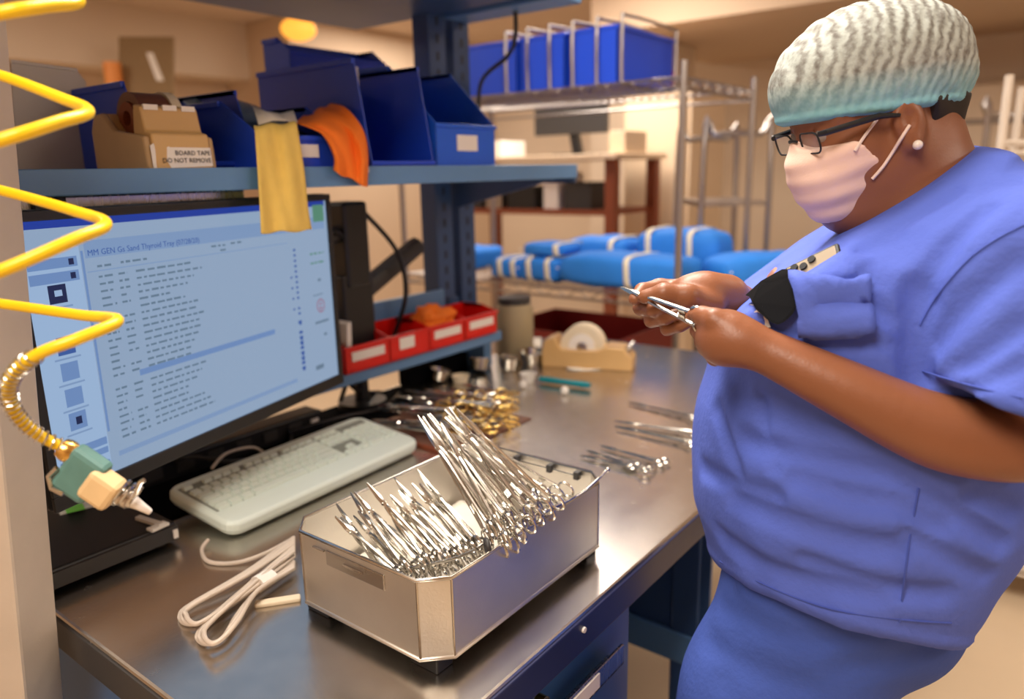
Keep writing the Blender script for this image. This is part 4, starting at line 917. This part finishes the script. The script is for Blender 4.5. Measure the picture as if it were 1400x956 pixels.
# ---------------- torso table: (py, front px, back px, half width)
tab = [(235, 1268, 1322, .045), (262, 1200, 1352, .10), (296, 1118, 1398, .165), (340, 1056, 1425, .200), (400, 1003, 1440, .215), (480, 966, 1440, .220), (560, 949, 1415, .225), (640, 940, 1388, .230), (700, 940, 1352, .224), (760, 952, 1314, .212), (800, 966, 1284, .206), (870, 986, 1242, .198), (930, 996, 1215, .19)]
tz = []; tf = []; tb = []; tw = []
for y, xf, xb, wd in tab:
    xf += 24; xb -= 34
    pf = PB(xf, y, PB0); pb_ = PB(xb, y, PB0); tz.append((pf.z+pb_.z)/2); tf.append((pf-CAM).dot(RV)); tb.append((pb_-CAM).dot(RV)); tw.append(wd)
order = np.argsort(tz); tz = np.array(tz)[order]; tf = np.array(tf)[order]; tb = np.array(tb)[order]; tw = np.array(tw)[order]
def torso(f, shrink=0., zmin=None):
    X, Y, Z = np.meshgrid(*f.ax, indexing='ij'); a = (X-CAM.x)*RV.x+(Y-CAM.y)*RV.y; b = (X-CAM.x)*HV.x+(Y-CAM.y)*HV.y-PB0
    F_ = np.interp(Z, tz, tf)+shrink; B_ = np.interp(Z, tz, tb)-shrink; W_ = np.interp(Z, tz, tw)-shrink
    ha = np.maximum((B_-F_)/2, .01); ac = (B_+F_)/2; W_ = np.maximum(W_, .01)
    q = (np.abs((a-ac)/ha)**2.25+np.abs(b/W_)**2.25)**(1/2.25)
    d = (q-1)*np.minimum(ha, W_)*.95
    d = np.maximum(d, Z-tz[-1]); d = np.maximum(d, tz[0]-Z); return d
# ================= scrub top
ft = Field((-.02, .20, .86), (.86, 1.22, 1.54), .0046)
ft.a = torso(ft).astype(np.float32)
SL0 = PB(1392, 362, .715); SL1 = PB(1402, 560, .665)
SR0 = PB(1320, 372, 1.10); SR1 = PB(1270, 520, 1.14)
nb = PB(1300, 268, .87)
ft.cone(nb, SL0, .050, .066, .06); ft.cone(PB(1290, 268, .94), SR0, .050, .066, .06)
ft.ell(PB(1105, 430, .80), [tuple(fwd), tuple(side), (0, 0, 1)], (.075, .08, .08), .05)      # left breast
ft.ell(PB(1085, 440, .98), [tuple(fwd), tuple(side), (0, 0, 1)], (.075, .08, .08), .05)
ft.ell(PB(1042, 640, .88), [tuple(fwd), tuple(side), (0, 0, 1)], (.055, .15, .12), .05)        # belly
# hem
hA, hB, hC = PB(966, 768, .90), PB(1275, 838, .90), PB(1150, 852, .720)
hn = (hB-hA).cross(hC-hA).normalized(); hn = hn if hn.z < 0 else -hn
ph = ft.plane(hA, hn)
ft.a = np.maximum(ft.a, ph.astype(np.float32)-.002*0)
band = np.exp(-((ph+.010)/.006)**4)*.0022; ft.a -= band.astype(np.float32)
# sleeves with an open lower end
def sleeve(S0, S1, r0, r1, c1, c2):
    g = Field(ft.lo, ft.lo+(ft.n-1)*ft.h, ft.h); g.cone(S0, S1, r0, r1); d = (S1-S0).normalized()
    n = (c2-c1).cross(HV).normalized(); n = n if n.dot(d) > 0 else -n
    pl = g.plane(c1, n); g.a = np.maximum(g.a, pl.astype(np.float32))
    g.a -= (np.exp(-((pl+.012)/.008)**4)*.0025).astype(np.float32)
    i = Field(ft.lo, ft.lo+(ft.n-1)*ft.h, ft.h); i.cone(S0+d*.09, S1+d*.1, r0-.012, r1-.009); g.a = np.maximum(g.a, -i.a)
    return g.a, i.a
sa, si = sleeve(SL0, SL1, .074, .086, PB(1255, 517, .67), PB(1402, 555, .67))
k = .008; hh = np.maximum(k-np.abs(ft.a-sa), 0)/k; ft.a = (np.minimum(ft.a, sa)-hh*hh*k*.25).astype(np.float32)
sb, _ = sleeve(SR0, SR1, .072, .08, PB(1190, 500, 1.14), PB(1330, 540, 1.14))
hh = np.maximum(k-np.abs(ft.a-sb), 0)/k; ft.a = (np.minimum(ft.a, sb)-hh*hh*k*.25).astype(np.float32)
# neckline
nA, nB, nC = PB(1316, 208, .90), PB(1157, 314, .90), PB(1252, 270, .80)
nn_ = (nB-nA).cross(nC-nA).normalized(); nn_ = nn_ if nn_.z > 0 else -nn_
pn = ft.plane(nA, nn_); ft.a = np.maximum(ft.a, pn.astype(np.float32))
ft.a -= (np.exp(-((pn+.011)/.010)**4)*.003).astype(np.float32)
p0, q0 = ft.mesh(1); tr = bvh(p0, q0)
def fold(f, tree, pts, wdt, dep):
    h3 = [hit(tree, *p) for p in pts]; h3 = [x for x in h3 if x is not None]
    h3 = [x for i, x in enumerate(h3) if i == 0 or (x-h3[i-1]).length < .16]
    if len(h3) > 1: f.carve(spline(h3, 4), wdt, dep)
FT = [([(1258, 395), (1252, 440), (1250, 480), (1256, 512)], .014, .020), ([(1245, 462), (1215, 432), (1180, 418), (1120, 416)], .010, .007), ([(1243, 480), (1180, 466), (1130, 462), (1085, 460)], .007, .005),
      ([(1300, 262), (1240, 300), (1180, 338)], .014, .006), ([(1345, 285), (1290, 345), (1255, 400)], .014, .008), ([(1270, 290), (1200, 350), (1150, 345)], .016, -.005), ([(1235, 400), (1215, 430), (1245, 470)], .012, -.006),
      ([(1395, 420), (1330, 468), (1268, 508)], .012, -.006), ([(1395, 445), (1335, 490), (1280, 515)], .012, .006), ([(1390, 360), (1320, 420), (1275, 470)], .014, .005), ([(1395, 500), (1340, 525), (1300, 530)], .010, .004),
      ([(1010, 600), (1080, 622), (1150, 640), (1220, 655), (1270, 690)], .016, .007), ([(1090, 652), (1160, 678), (1230, 690), (1290, 720)], .014, .008), ([(1000, 680), (1070, 712), (1150, 740), (1230, 752)], .016, .008),
      ([(1250, 672), (1310, 705), (1370, 745)], .012, .009), ([(1240, 735), (1300, 765), (1350, 790)], .012, .006), ([(985, 735), (1040, 775), (1110, 800), (1200, 815)], .016, .008), ([(1100, 770), (1180, 800), (1290, 815)], .014, .006),
      ([(960, 640), (1010, 665), (1060, 680)], .014, .006), ([(1260, 640), (1240, 720), (1225, 800)], .012, -.004), ([(1040, 545), (1045, 600), (1060, 640)], .010, .005), ([(1020, 700), (1100, 730), (1180, 765)], .012, -.004), ([(1330, 680), (1360, 690), (1385, 700)], .012, .008), ([(980, 560), (1000, 620), (1010, 660)], .014, .005),
      ([(1100, 320), (1050, 370), (1030, 400)], .016, .005), ([(1180, 330), (1140, 420), (1110, 450)], .020, -.003)]
for pts, wd, dp_ in FT: fold(ft, tr, pts, wd*.75, dp_*2.0)
X, Y, Z = np.meshgrid(*ft.ax, indexing='ij')
ft.a += (.0016*np.sin(31*X+17*Z+2*np.sin(23*Y))*np.sin(37*Z-19*Y+1.5*np.sin(29*X))).astype(np.float32)
p1, q1 = ft.mesh(1); top = sdf_obj('scrub_top', [(p1, q1)], M_scrub, person); top['label'] = 'short sleeved blue scrub top'; tr = bvh(p1, q1)
# ================= trousers
LEGS = []
for b_, px0, px1 in ((.835, 1128, 1062), (.97, 1118, 1044)):
    h0 = PB(px0, 790, b_); h1 = PB(px1, 956, b_); kn = Vector((h1.x, h1.y, .50))-RV*.085; an = Vector((kn.x, kn.y, .10))+RV*.05
    LEGS.append([(h0, .112), (h1, .112), (kn, .086), (an, .066)])
fp = Field((-.10, .18, .03), (.80, 1.25, 1.08), .0065)
for L_ in LEGS: fp.chain([(A3(a), r) for a, r in L_], .05)
fp.ell(PB(1150, 770, .90), [tuple(fwd), tuple(side), (0, 0, 1)], (.140, .17, .11), .05)
fp.ell(PB(1195, 805, .90), [tuple(fwd), tuple(side), (0, 0, 1)], (.075, .14, .09), .05)
ptp = fp.plane((0, 0, 1.04), (0, 0, 1)); fp.a = np.maximum(fp.a, ptp.astype(np.float32)); ptp = fp.plane((0, 0, .085), (0, 0, -1)); fp.a = np.maximum(fp.a, ptp.astype(np.float32))
p0, q0 = fp.mesh(1); trp = bvh(p0, q0)
for pts, wd, dp_ in (([(990, 830), (1060, 865), (1130, 880)], .014, .006), ([(970, 880), (1040, 920), (1100, 940)], .016, .006), ([(1280, 875), (1220, 905), (1150, 915)], .016, .006), ([(1000, 800), (1010, 860), (990, 930)], .014, .004)): fold(fp, trp, pts, wd, dp_)
p1b, q1b = fp.mesh(2); sdf_obj('scrub_trousers', [(p1b, q1b)], M_scrubd, person)['label'] = 'blue scrub trousers'
# ================= body: head, neck, trunk, arms, hands, legs
HS = .91; hyaw = math.radians(6); hp_ = math.radians(22)
hf = (fwd*math.cos(hyaw)+side*math.sin(hyaw)); hl = (side*math.cos(hyaw)-fwd*math.sin(hyaw))
hx = hf*math.cos(hp_)-ZV*math.sin(hp_); hz = ZV*math.cos(hp_)+hf*math.sin(hp_); hy = hl
E0 = PB(1200, 160, .90)
HR = [tuple(hx), tuple(hy), tuple(hz)]
def H(x, y, z): return E0+(hx*x+hy*y+hz*z)*HS
def head_field(f, snout=False):
    s = HS
    f.ell(H(-.005, 0, .045), HR, (.100*s, .077*s, .085*s), 0); f.ell(H(.042, 0, -.015), HR, (.058*s, .060*s, .082*s), .03)
    for g in (1, -1):
        f.cone(H(.012, g*.050, -.040), H(.080, g*.014, -.084), .022*s, .019*s, .02)
        f.cone(H(.088, g*.014, .034), H(.074, g*.046, .030), .012*s, .012*s, .014); f.ell(H(.066, g*.036, -.016), HR, (.026*s,)*3, .02)
    f.ell(H(.083, 0, -.085), HR, (.021*s,)*3, .015)
    f.cone(H(.094, 0, .020), H(.108, 0, -.018), .008*s, .0125*s, .012); f.ell(H(.102, .012, -.022), HR, (.009*s,)*3, .008); f.ell(H(.102, -.012, -.022), HR, (.009*s,)*3, .008)
    f.ell(H(.096, 0, -.050), HR, (.014*s, .026*s, .010*s), .012)
    if snout: f.ell(H(.088, 0, -.040), HR, (.036*s, .050*s, .050*s), .02)
    else:
        for g in (1, -1): f.ell(H(.098, g*.032, .016), HR, (.012*s, .014*s, .010*s), 0, cut=True); f.ell(H(.084, g*.032, .015), HR, (.0135*s,)*3, .004)
    return f
fb = Field((.02, .40, 1.27), (.55, 1.10, 1.73), .0032)
head_field(fb)
for g in (1, -1):
    f_ = g
    fb.ell(H(.012, g*.079, -.006), HR, (.017, .008, .026), .010); fb.ell(H(.016, g*.087, -.002), HR, (.008, .005, .013), 0, cut=True); fb.ell(H(.015, g*.080, -.030), HR, (.009, .007, .010), .006)
fb.cone(H(-.030, 0, -.02), PB(1262, 300, .90), .058, .070, .03); fb.cone(H(.030, 0, -.06), PB(1230, 290, .895), .050, .055, .04)
fb.ell(H(.055, 0, -.100), HR, (.035, .045, .022), .02)
fb.cone(PB(1262, 300, .90), PB(1262, 360, .90), .072, .075, .03)
pb_head = fb.mesh(2)
fk = Field((-.02, .20, .05), (.88, 1.25, 1.36), .010)
fk.a = torso(fk, .028).astype(np.float32)
fk.a = np.maximum(fk.a, fk.plane((0, 0, 1.03), (0, 0, -1)).astype(np.float32))
fk.ell(PB(1150, 775, .90), [tuple(fwd), tuple(side), (0, 0, 1)], (.10, .13, .09), .03)
for L_ in LEGS: fk.chain([(A3(a), r-.028) for a, r in L_], .04)
p_, q_ = fk.mesh(2); pb_trunk = (p_, q_)
fa = Field((-.05, .05, 1.0), (.62, .95, 1.50), .0026)
W_ = lambda px, py, b, r: (A3(PB(px, py, b)), r)
fa.smooth_chain([W_(1402, 500, .690, .048), W_(1408, 580, .672, .042), W_(1388, 603, .668, .0375), W_(1320, 598, .672, .0365), W_(1255, 580, .680, .0335), W_(1150, 530, .702, .0275), W_(1050, 482, .732, .0215), W_(1008, 465, .745, .0185)], .004)
# left hand: palm seen from its outer edge, fingers reaching away around the instrument
fa.chain([W_(1012, 468, .745, .0195), W_(995, 462, .752, .0200), W_(982, 458, .762, .018)], .02)
fa.ell(PB(988, 462, .757), [tuple(-RV), tuple(HV), (0, 0, 1)], (.026, .020, .028), .012)
fa.chain([W_(1000, 448, .742, .0120), W_(976, 437, .750, .0110), W_(960, 432, .764, .0095), W_(949, 430, .782, .0078)], .006)
fa.chain([W_(978, 446, .768, .0105), W_(962, 440, .786, .0095), W_(951, 436, .800, .0085), W_(945, 434, .800, .0072)], .003)
fa.chain([W_(976, 461, .770, .0105), W_(960, 458, .790, .0095), W_(954, 452, .806, .0085), W_(958, 444, .814, .0072)], .003)
fa.chain([W_(980, 475, .768, .0100), W_(966, 476, .788, .0092), W_(960, 468, .804, .0082), W_(965, 459, .810, .0070)], .003)
fa.chain([W_(988, 487, .764, .0092), W_(977, 490, .780, .0084), W_(971, 483, .796, .0074), W_(975, 474, .802, .0064)], .003)
# right forearm and hand beyond
fa.chain([W_(1190, 585, 1.17, .044), W_(1040, 465, 1.04, .034), W_(1005, 420, .920, .0255), W_(990, 408, .885, .0245)], .02)
fa.chain([W_(992, 408, .885, .024), W_(962, 405, .872, .024), W_(940, 404, .870, .019)], .02)
fa.ell(PB(955, 408, .868), [tuple(-RV), tuple(HV), (0, 0, 1)], (.034, .020, .026), .014)
fa.chain([W_(975, 418, .850, .0150), W_(940, 405, .838, .0135), W_(908, 401, .838, .0110), W_(882, 406, .845, .0085)], .006)
fa.chain([W_(938, 396, .880, .0120), W_(902, 393, .885, .0105), W_(878, 398, .874, .0092), W_(868, 409, .858, .0078)], .004)
fa.chain([W_(940, 408, .886, .0115), W_(900, 408, .892, .0102), W_(876, 421, .880, .0092), W_(892, 424, .858, .0080), W_(908, 420, .848, .0072)], .003)
fa.chain([W_(946, 418, .884, .0110), W_(910, 426, .890, .0100), W_(891, 438, .875, .0090), W_(910, 435, .856, .0080), W_(928, 429, .848, .0070)], .003)
fa.chain([W_(956, 428, .880, .0100), W_(926, 441, .884, .0090), W_(912, 450, .870, .0080), W_(930, 446, .856, .0072), W_(945, 439, .850, .0064)], .003)
pb_arm = fa.mesh(1)
body = sdf_obj('body', [pb_head, pb_trunk, pb_arm], M_skin, person)
# ================= cap
fc = Field((.0, .35, 1.50), (.60, 1.10, 1.75), .0027)
along = (PB(1320, 78, .90)-PB(1060, 128, .90)).normalized(); upc = (ZV-along*ZV.dot(along)).normalized()
CRr = [tuple(along), tuple(HV), tuple(upc)]
fc.ell(PB(1176, 109, .90), CRr, (.092, .082, .076), 0); fc.ell(PB(1240, 87, .90), CRr, (.058, .072, .060), .03); fc.ell(PB(1198, 95, .90), CRr, (.096, .080, .068), .025)
fc.ell(PB(1108, 126, .90), CRr, (.038, .058, .044), .025); fc.ell(PB(1270, 114, .90), CRr, (.038, .055, .032), .02)
X, Y, Z = np.meshgrid(*fc.ax, indexing='ij'); c0 = PB(1187, 100, .90)
sx = (X-c0.x)*along.x+(Y-c0.y)*along.y+(Z-c0.z)*along.z; su = (X-c0.x)*upc.x+(Y-c0.y)*upc.y+(Z-c0.z)*upc.z
fc.a += (.0007*np.sin(2*np.pi*(sx-.45*su-1.2*sx*su*4)/.0125)+.0006*np.sin(2*np.pi*(sx+.2*su)/.047+7*su*10)).astype(np.float32)
cA, cB = PB(1050, 176, .90), PB(1300, 143, .90)
cn_ = (cB-cA).cross(HV).normalized(); cn_ = cn_ if cn_.z < 0 else -cn_
pc = fc.plane(cA, cn_)
bend = .006*np.sin(np.pi*np.clip((sx+.11)/.23, 0, 1))            # the rim arches over the temple
pc = pc + 0*bend
fc.a = np.maximum(fc.a, pc.astype(np.float32)); fc.a -= (np.exp(-((pc+.005)/.004)**4)*.0028).astype(np.float32)
# hollow it so that it is a thin cap
inner = Field((.0, .35, 1.50), (.60, 1.10, 1.75), .0027)
p_, q_ = fc.mesh(1)
m_cap = mat('pale teal gauze cap', (.50, .70, .70), .8, bump=.2, bscale=300)
nt = m_cap.node_tree; b = nt.nodes['Principled BSDF']; out = nt.nodes['Material Output']
tc = nt.nodes.new('ShaderNodeTexCoord'); mp = nt.nodes.new('ShaderNodeMapping'); nt.links.new(tc.outputs['Object'], mp.inputs[0])
mp.inputs['Rotation'].default_value = (0, math.radians(-14), math.radians(-37.5))
wv = nt.nodes.new('ShaderNodeTexWave'); wv.inputs['Scale'].default_value = 26; wv.inputs['Distortion'].default_value = 4; wv.inputs['Detail'].default_value = 3; wv.inputs['Detail Scale'].default_value = 3; nt.links.new(mp.outputs[0], wv.inputs[0])
nz_ = nt.nodes.new('ShaderNodeTexNoise'); nz_.inputs['Scale'].default_value = 160; nt.links.new(tc.outputs['Object'], nz_.inputs[0])
mx = nt.nodes.new('ShaderNodeMix'); mx.data_type = 'RGBA'; mx.inputs[6].default_value = (.12, .105, .09, 1); mx.inputs[7].default_value = (.43, .47, .44, 1)
ad = nt.nodes.new('ShaderNodeMath'); ad.operation = 'MULTIPLY_ADD'; ad.inputs[1].default_value = .75; nt.links.new(wv.outputs['Fac'], ad.inputs[0]); nt.links.new(nz_.outputs[0], ad.inputs[2])
sb_ = nt.nodes.new('ShaderNodeMath'); sb_.operation = 'SUBTRACT'; sb_.inputs[1].default_value = .25; sb_.use_clamp = True; nt.links.new(ad.outputs[0], sb_.inputs[0])
nt.links.new(sb_.outputs[0], mx.inputs[0])
# teal elastic rim: by height above the rim plane
sepd = nt.nodes.new('ShaderNodeVectorMath'); sepd.operation = 'DOT_PRODUCT'; sepd.inputs[1].default_value = tuple(-cn_); nt.links.new(tc.outputs['Object'], sepd.inputs[0])
mr = nt.nodes.new('ShaderNodeMapRange'); base = (-cn_).dot(cA-root_org(person)); mr.inputs[1].default_value = base+.004; mr.inputs[2].default_value = base+.045; nt.links.new(sepd.outputs['Value'], mr.inputs[0])
mx2 = nt.nodes.new('ShaderNodeMix'); mx2.data_type = 'RGBA'; mx2.inputs[6].default_value = (.22, .52, .60, 1); nt.links.new(mr.outputs[0], mx2.inputs[0]); nt.links.new(mx.outputs[2], mx2.inputs[7]); nt.links.new(mx2.outputs[2], b.inputs['Base Color'])
cap = sdf_obj('bouffant_cap', [(p_, q_)], m_cap, person); cap['label'] = 'pale teal pleated bouffant cap'
gt = PB(1300, 134, .88)
MB().box(gt, (.022, .012, .009)).build('cap_tab', mat('green tab', (.0, .16, .02), .5), cap, bevel=.002, label='green elastic tab')
# ================= hair at the nape
fh = Field((.15, .5, 1.45), (.55, 1.05, 1.66), .0035)
fh.ell(H(-.016, 0, .036), HR, (.090, .080, .084), 0); fh.cone(H(-.070, .03, .0), H(-.066, .03, -.030), .026, .018, .02); fh.cone(H(-.070, -.03, .0), H(-.066, -.03, -.030), .026, .018, .02)
pr_ = fh.plane(cA+(-cn_)*.012, tuple(-cn_)); fh.a = np.maximum(fh.a, pr_.astype(np.float32))
ph_ = fh.plane(H(.018, 0, 0), tuple(hx)); ph2 = fh.plane(H(0, 0, .100), tuple(hz)); fh.a = np.maximum(fh.a, np.maximum(ph_, ph2).astype(np.float32))
fe = Field((.15, .5, 1.45), (.55, 1.05, 1.66), .0035)
for g in (1, -1): fe.ell(H(.008, g*.085, -.008), HR, (.030, .03, .042), 0)
fh.a = np.maximum(fh.a, -fe.a)
sdf_obj('hair', [fh.mesh(2)], M_hair, person)
# ================= mask
fm = Field((.02, .40, 1.38), (.40, .95, 1.60), .0022); head_field(fm, True); fm.a -= np.float32(.004)
X, Y, Z = np.meshgrid(*fm.ax, indexing='ij'); lx = ((X-E0.x)*hx.x+(Y-E0.y)*hx.y+(Z-E0.z)*hx.z)/HS; lz = ((X-E0.x)*hz.x+(Y-E0.y)*hz.y+(Z-E0.z)*hz.z)/HS
ly = ((X-E0.x)*hy.x+(Y-E0.y)*hy.y+(Z-E0.z)*hy.z)/HS
edge = .034+.62*np.maximum(lz+.064, 0)
reg = np.maximum(np.maximum(edge-lx, lz-(-.006+.16*(lx-.06)+.012*np.exp(-(ly/.012)**2))), -.098-lz)
fm.a += (.0007*np.sin((lz+.03)*2*np.pi/.026)).astype(np.float32)
fm.a = np.maximum(fm.a, reg.astype(np.float32)*HS)
pm, qm = fm.mesh(1); msk = sdf_obj('face_mask', [(pm, qm)], M_mask, person); msk['label'] = 'pale pink pleated surgical mask'
hm_tree = bvh(np.concatenate([pb_head[0], pm]), np.concatenate([pb_head[1], qm+len(pb_head[0])]))
for lp in ([(1168, 206), (1180, 188), (1193, 170), (1206, 152), (1214, 144)], [(1192, 244), (1206, 228), (1220, 208), (1233, 188), (1242, 172)]):
    h3 = [h for h in (hit(hm_tree, x, y, .0022) for x, y in lp) if h is not None]
    loc = [Vector(((h-E0).dot(hx), (h-E0).dot(hy), (h-E0).dot(hz))) for h in h3]
    for g in (1, -1): MB().tube(spline([E0+hx*q.x+hy*q.y*g+hz*q.z for q in loc], 5), .0018, 6).build('ear_loop', M_cord, msk, smooth=True)
# ================= glasses, earring, eyes
gl = thing('x', 'x', 'x'); bpy.data.objects.remove(gl)
gm = MB()
for g in (1, -1):
    c = H(.112, g*.034, .010)
    ringp = []
    for x, y in rrect(.044, .026, .009, 5): ringp.append(c+(hy*x*1.0+(hz*math.cos(.15)+hx*math.sin(.15)*0)*y)*HS-hx*(abs(x)*.12)*HS)
    gm.tube(ringp, .0011, 6, closed=True)
    gm.tube([H(.109, g*.060, .020), H(.105, g*.070, .020), H(.045, g*.081, .014), H(.024, g*.0845, .006)], [.0030, .0034, .0034, .0020], 8, flat=1.)
gm.tube(spline([H(.113, -.010, .014), H(.117, 0, .017), H(.113, .010, .014)], 4), .0016, 6)
gl = gm.build('glasses', M_black, person, smooth=True, label='black rimmed glasses')
for g in (1, -1):
    c = H(.1115, g*.034, .010); MB().add([c+(hy*x+hz*y)*HS-hx*(abs(x)*.12)*HS for x, y in rrect(.043, .025, .009, 5)], [tuple(range(20))]).build('lens', mat('lens glass', (.9, .92, .95), .03, alpha=.18), gl)
    MB().ball(H(.0870, g*.032, .013), .0108, 14, 10).build('eye', mat('eye white', (.30, .25, .22), .2), person, smooth=True)
    MB().ball(H(.016, g*.0895, -.034), .0052, 12, 8).build('earring', mat('pearl', (.85, .74, .66), .2), person, smooth=True)
# ================= pocket, phone, badge, lanyard, seams
def patch(tree, quad, off, nu=10, nv=8):
    a, b_, c, d = [Vector((x, y, 0)) for x, y in quad]; g = []
    for j in range(nv+1):
        row = []
        for i in range(nu+1):
            q = a.lerp(b_, i/nu).lerp(d.lerp(c, i/nu), j/nv); h3 = hit(tree, q.x, q.y, off); row.append(h3)
        g.append(row)
    return g
pk = MB().sheet(patch(tr, [(1088, 385), (1184, 384), (1190, 452), (1096, 456)], .014)).build('chest_pocket', M_scrub, top, smooth=True, solid=.002)
hA_ = hit(tr, 1100, 374, .0); hB_ = hit(tr, 1172, 376, .0); hC_ = hit(tr, 1136, 440, .0)
ph_r = (hB_-hA_).normalized(); pn_ = (hC_-hA_).cross(ph_r).normalized(); pn_ = pn_ if pn_.dot(CAM-hA_) > 0 else -pn_; pu = pn_.cross(ph_r); pu = pu if pu.z > 0 else -pu
phone = thing('smartphone', 'black rimmed beige smartphone sticking out of the chest pocket', 'phone', (hA_+hB_)/2)
cor = hit(tr, 1152, 338, .0)+pn_*.010; tl_ = math.radians(-32)
px_ = (ph_r*math.cos(tl_)-pu*math.sin(tl_)).normalized(); pu2 = (pu*math.cos(tl_)+ph_r*math.sin(tl_)).normalized()
ctr = cor-px_*.030-pu2*.032
Rp = Matrix((px_, pu2, px_.cross(pu2))).transposed(); nrm = px_.cross(pu2); nrm = nrm if nrm.dot(pn_) > 0 else -nrm
MB().box(ctr, (.062, .060, .006), Rp).build('case', M_black, phone, bevel=.003)
MB().box(ctr+nrm*.0030, (.055, .053, .0012), Rp).build('back_glass', mat('beige phone back', (.40, .33, .24), .25), phone, bevel=.001)
for k in range(3): c = ctr+nrm*.0045+px_*(-.018+.010*k)+pu2*(.021-.004*(k % 2)); MB().cyl(c, c+nrm*.002, .0042, n=14).build('camera_lens', M_black, phone, smooth=True)
bd = [(1018, 378), (1036, 362), (1054, 374), (1076, 378), (1092, 380), (1096, 402), (1086, 426), (1068, 440), (1048, 430), (1032, 416), (1014, 410), (1012, 394)]
bd = [(v_.x, v_.y) for v_ in spline([Vector((x, y, 0)) for x, y in bd], 3, True)]
cpt = hit(tr, 1056, 402, .010)
pts = [hit(tr, x, y, .010) for x, y in bd]; pts = [p for p in pts if p and (p-cpt).length < .07]
bg = thing('badge_blot', 'black badge pouch laid over the chest of the scrub top', 'badge', hit(tr, 1050, 400, .005))  # black smudge that hides the badge, built as a solid piece
m = MB(); cen = hit(tr, 1050, 398, .014); front = [p+(CAM-p).normalized()*.004 for p in pts]
nb_ = len(pts); m.add(pts+front+[cen], [(i, (i+1) % nb_, nb_+(i+1) % nb_, nb_+i) for i in range(nb_)]+[(nb_+i, nb_+(i+1) % nb_, 2*nb_) for i in range(nb_)]+[tuple(range(nb_))[::-1]])
m.build('blot', M_matte, bg, smooth=True)
cd_ = [hit(tr, x, y, .004) or hit(tr, x+24, y, .004) for x, y in ((1010, 416), (1046, 420), (1056, 446), (1010, 446))]; cd_ = [c_ for c_ in cd_ if c_]
MB().prism(cd_, 0, (CAM-cd_[0]).normalized()*.002).build('card', M_label, bg, label='white badge card')
def seam(pts, r=.0012, nm='seam', par=top):
    h3 = [hit(tr, x, y, .0005) for x, y in pts]; h3 = [h for h in h3 if h is not None]
    if len(h3) > 2: MB().tube(spline(h3, 3), r, 5).build(nm, M_seam, par, smooth=True)
seam([(1400, 308), (1365, 326), (1330, 350), (1300, 382), (1275, 415), (1258, 445)]); seam([(1256, 668), (1250, 700), (1243, 740), (1238, 780), (1233, 820), (1230, 850)])
seam([(985, 768), (1040, 797), (1100, 822), (1160, 838), (1240, 848), (1300, 852)]); seam([(1262, 508), (1300, 520), (1350, 534), (1398, 545)])
ly_ = MB().tube(spline([PB(1322, 202, .90), PB(1316, 222, .86), PB(1300, 245, .83)], 5), .006, 8).build('lanyard', M_apron, person, smooth=True, label='dark lanyard at the nape')
# ================= shoes
for L_ in LEGS:
    an = L_[3][0]; fs_ = Field((an.x-.25, an.y-.25, 0), (an.x+.25, an.y+.25, .16), .006)
    fs_.chain([(A3((an.x, an.y, .055))+A3(RV)*.05, .05), (A3((an.x, an.y, .05))-A3(RV)*.06, .05), (A3((an.x, an.y, .038))-A3(RV)*.15, .040)], .03); fs_.cone(A3((an.x, an.y, .06)), A3((an.x, an.y, .13)), .05, .05, .03)
    z_ = fs_.plane((0, 0, .002), (0, 0, -1)); fs_.a = np.maximum(fs_.a, z_.astype(np.float32)); sdf_obj('shoe', [fs_.mesh(1)], M_dark, person)
# ================= instrument in her hands
ht = make_forceps('held_forceps', .125, .0085, M_chrome)
a = PB(957, 440, .775); b = PB(874, 404, .850); place(ht, a, b-a, math.radians(60)); tag(ht, 'thin steel instrument held between the worker\'s hands', 'forceps')
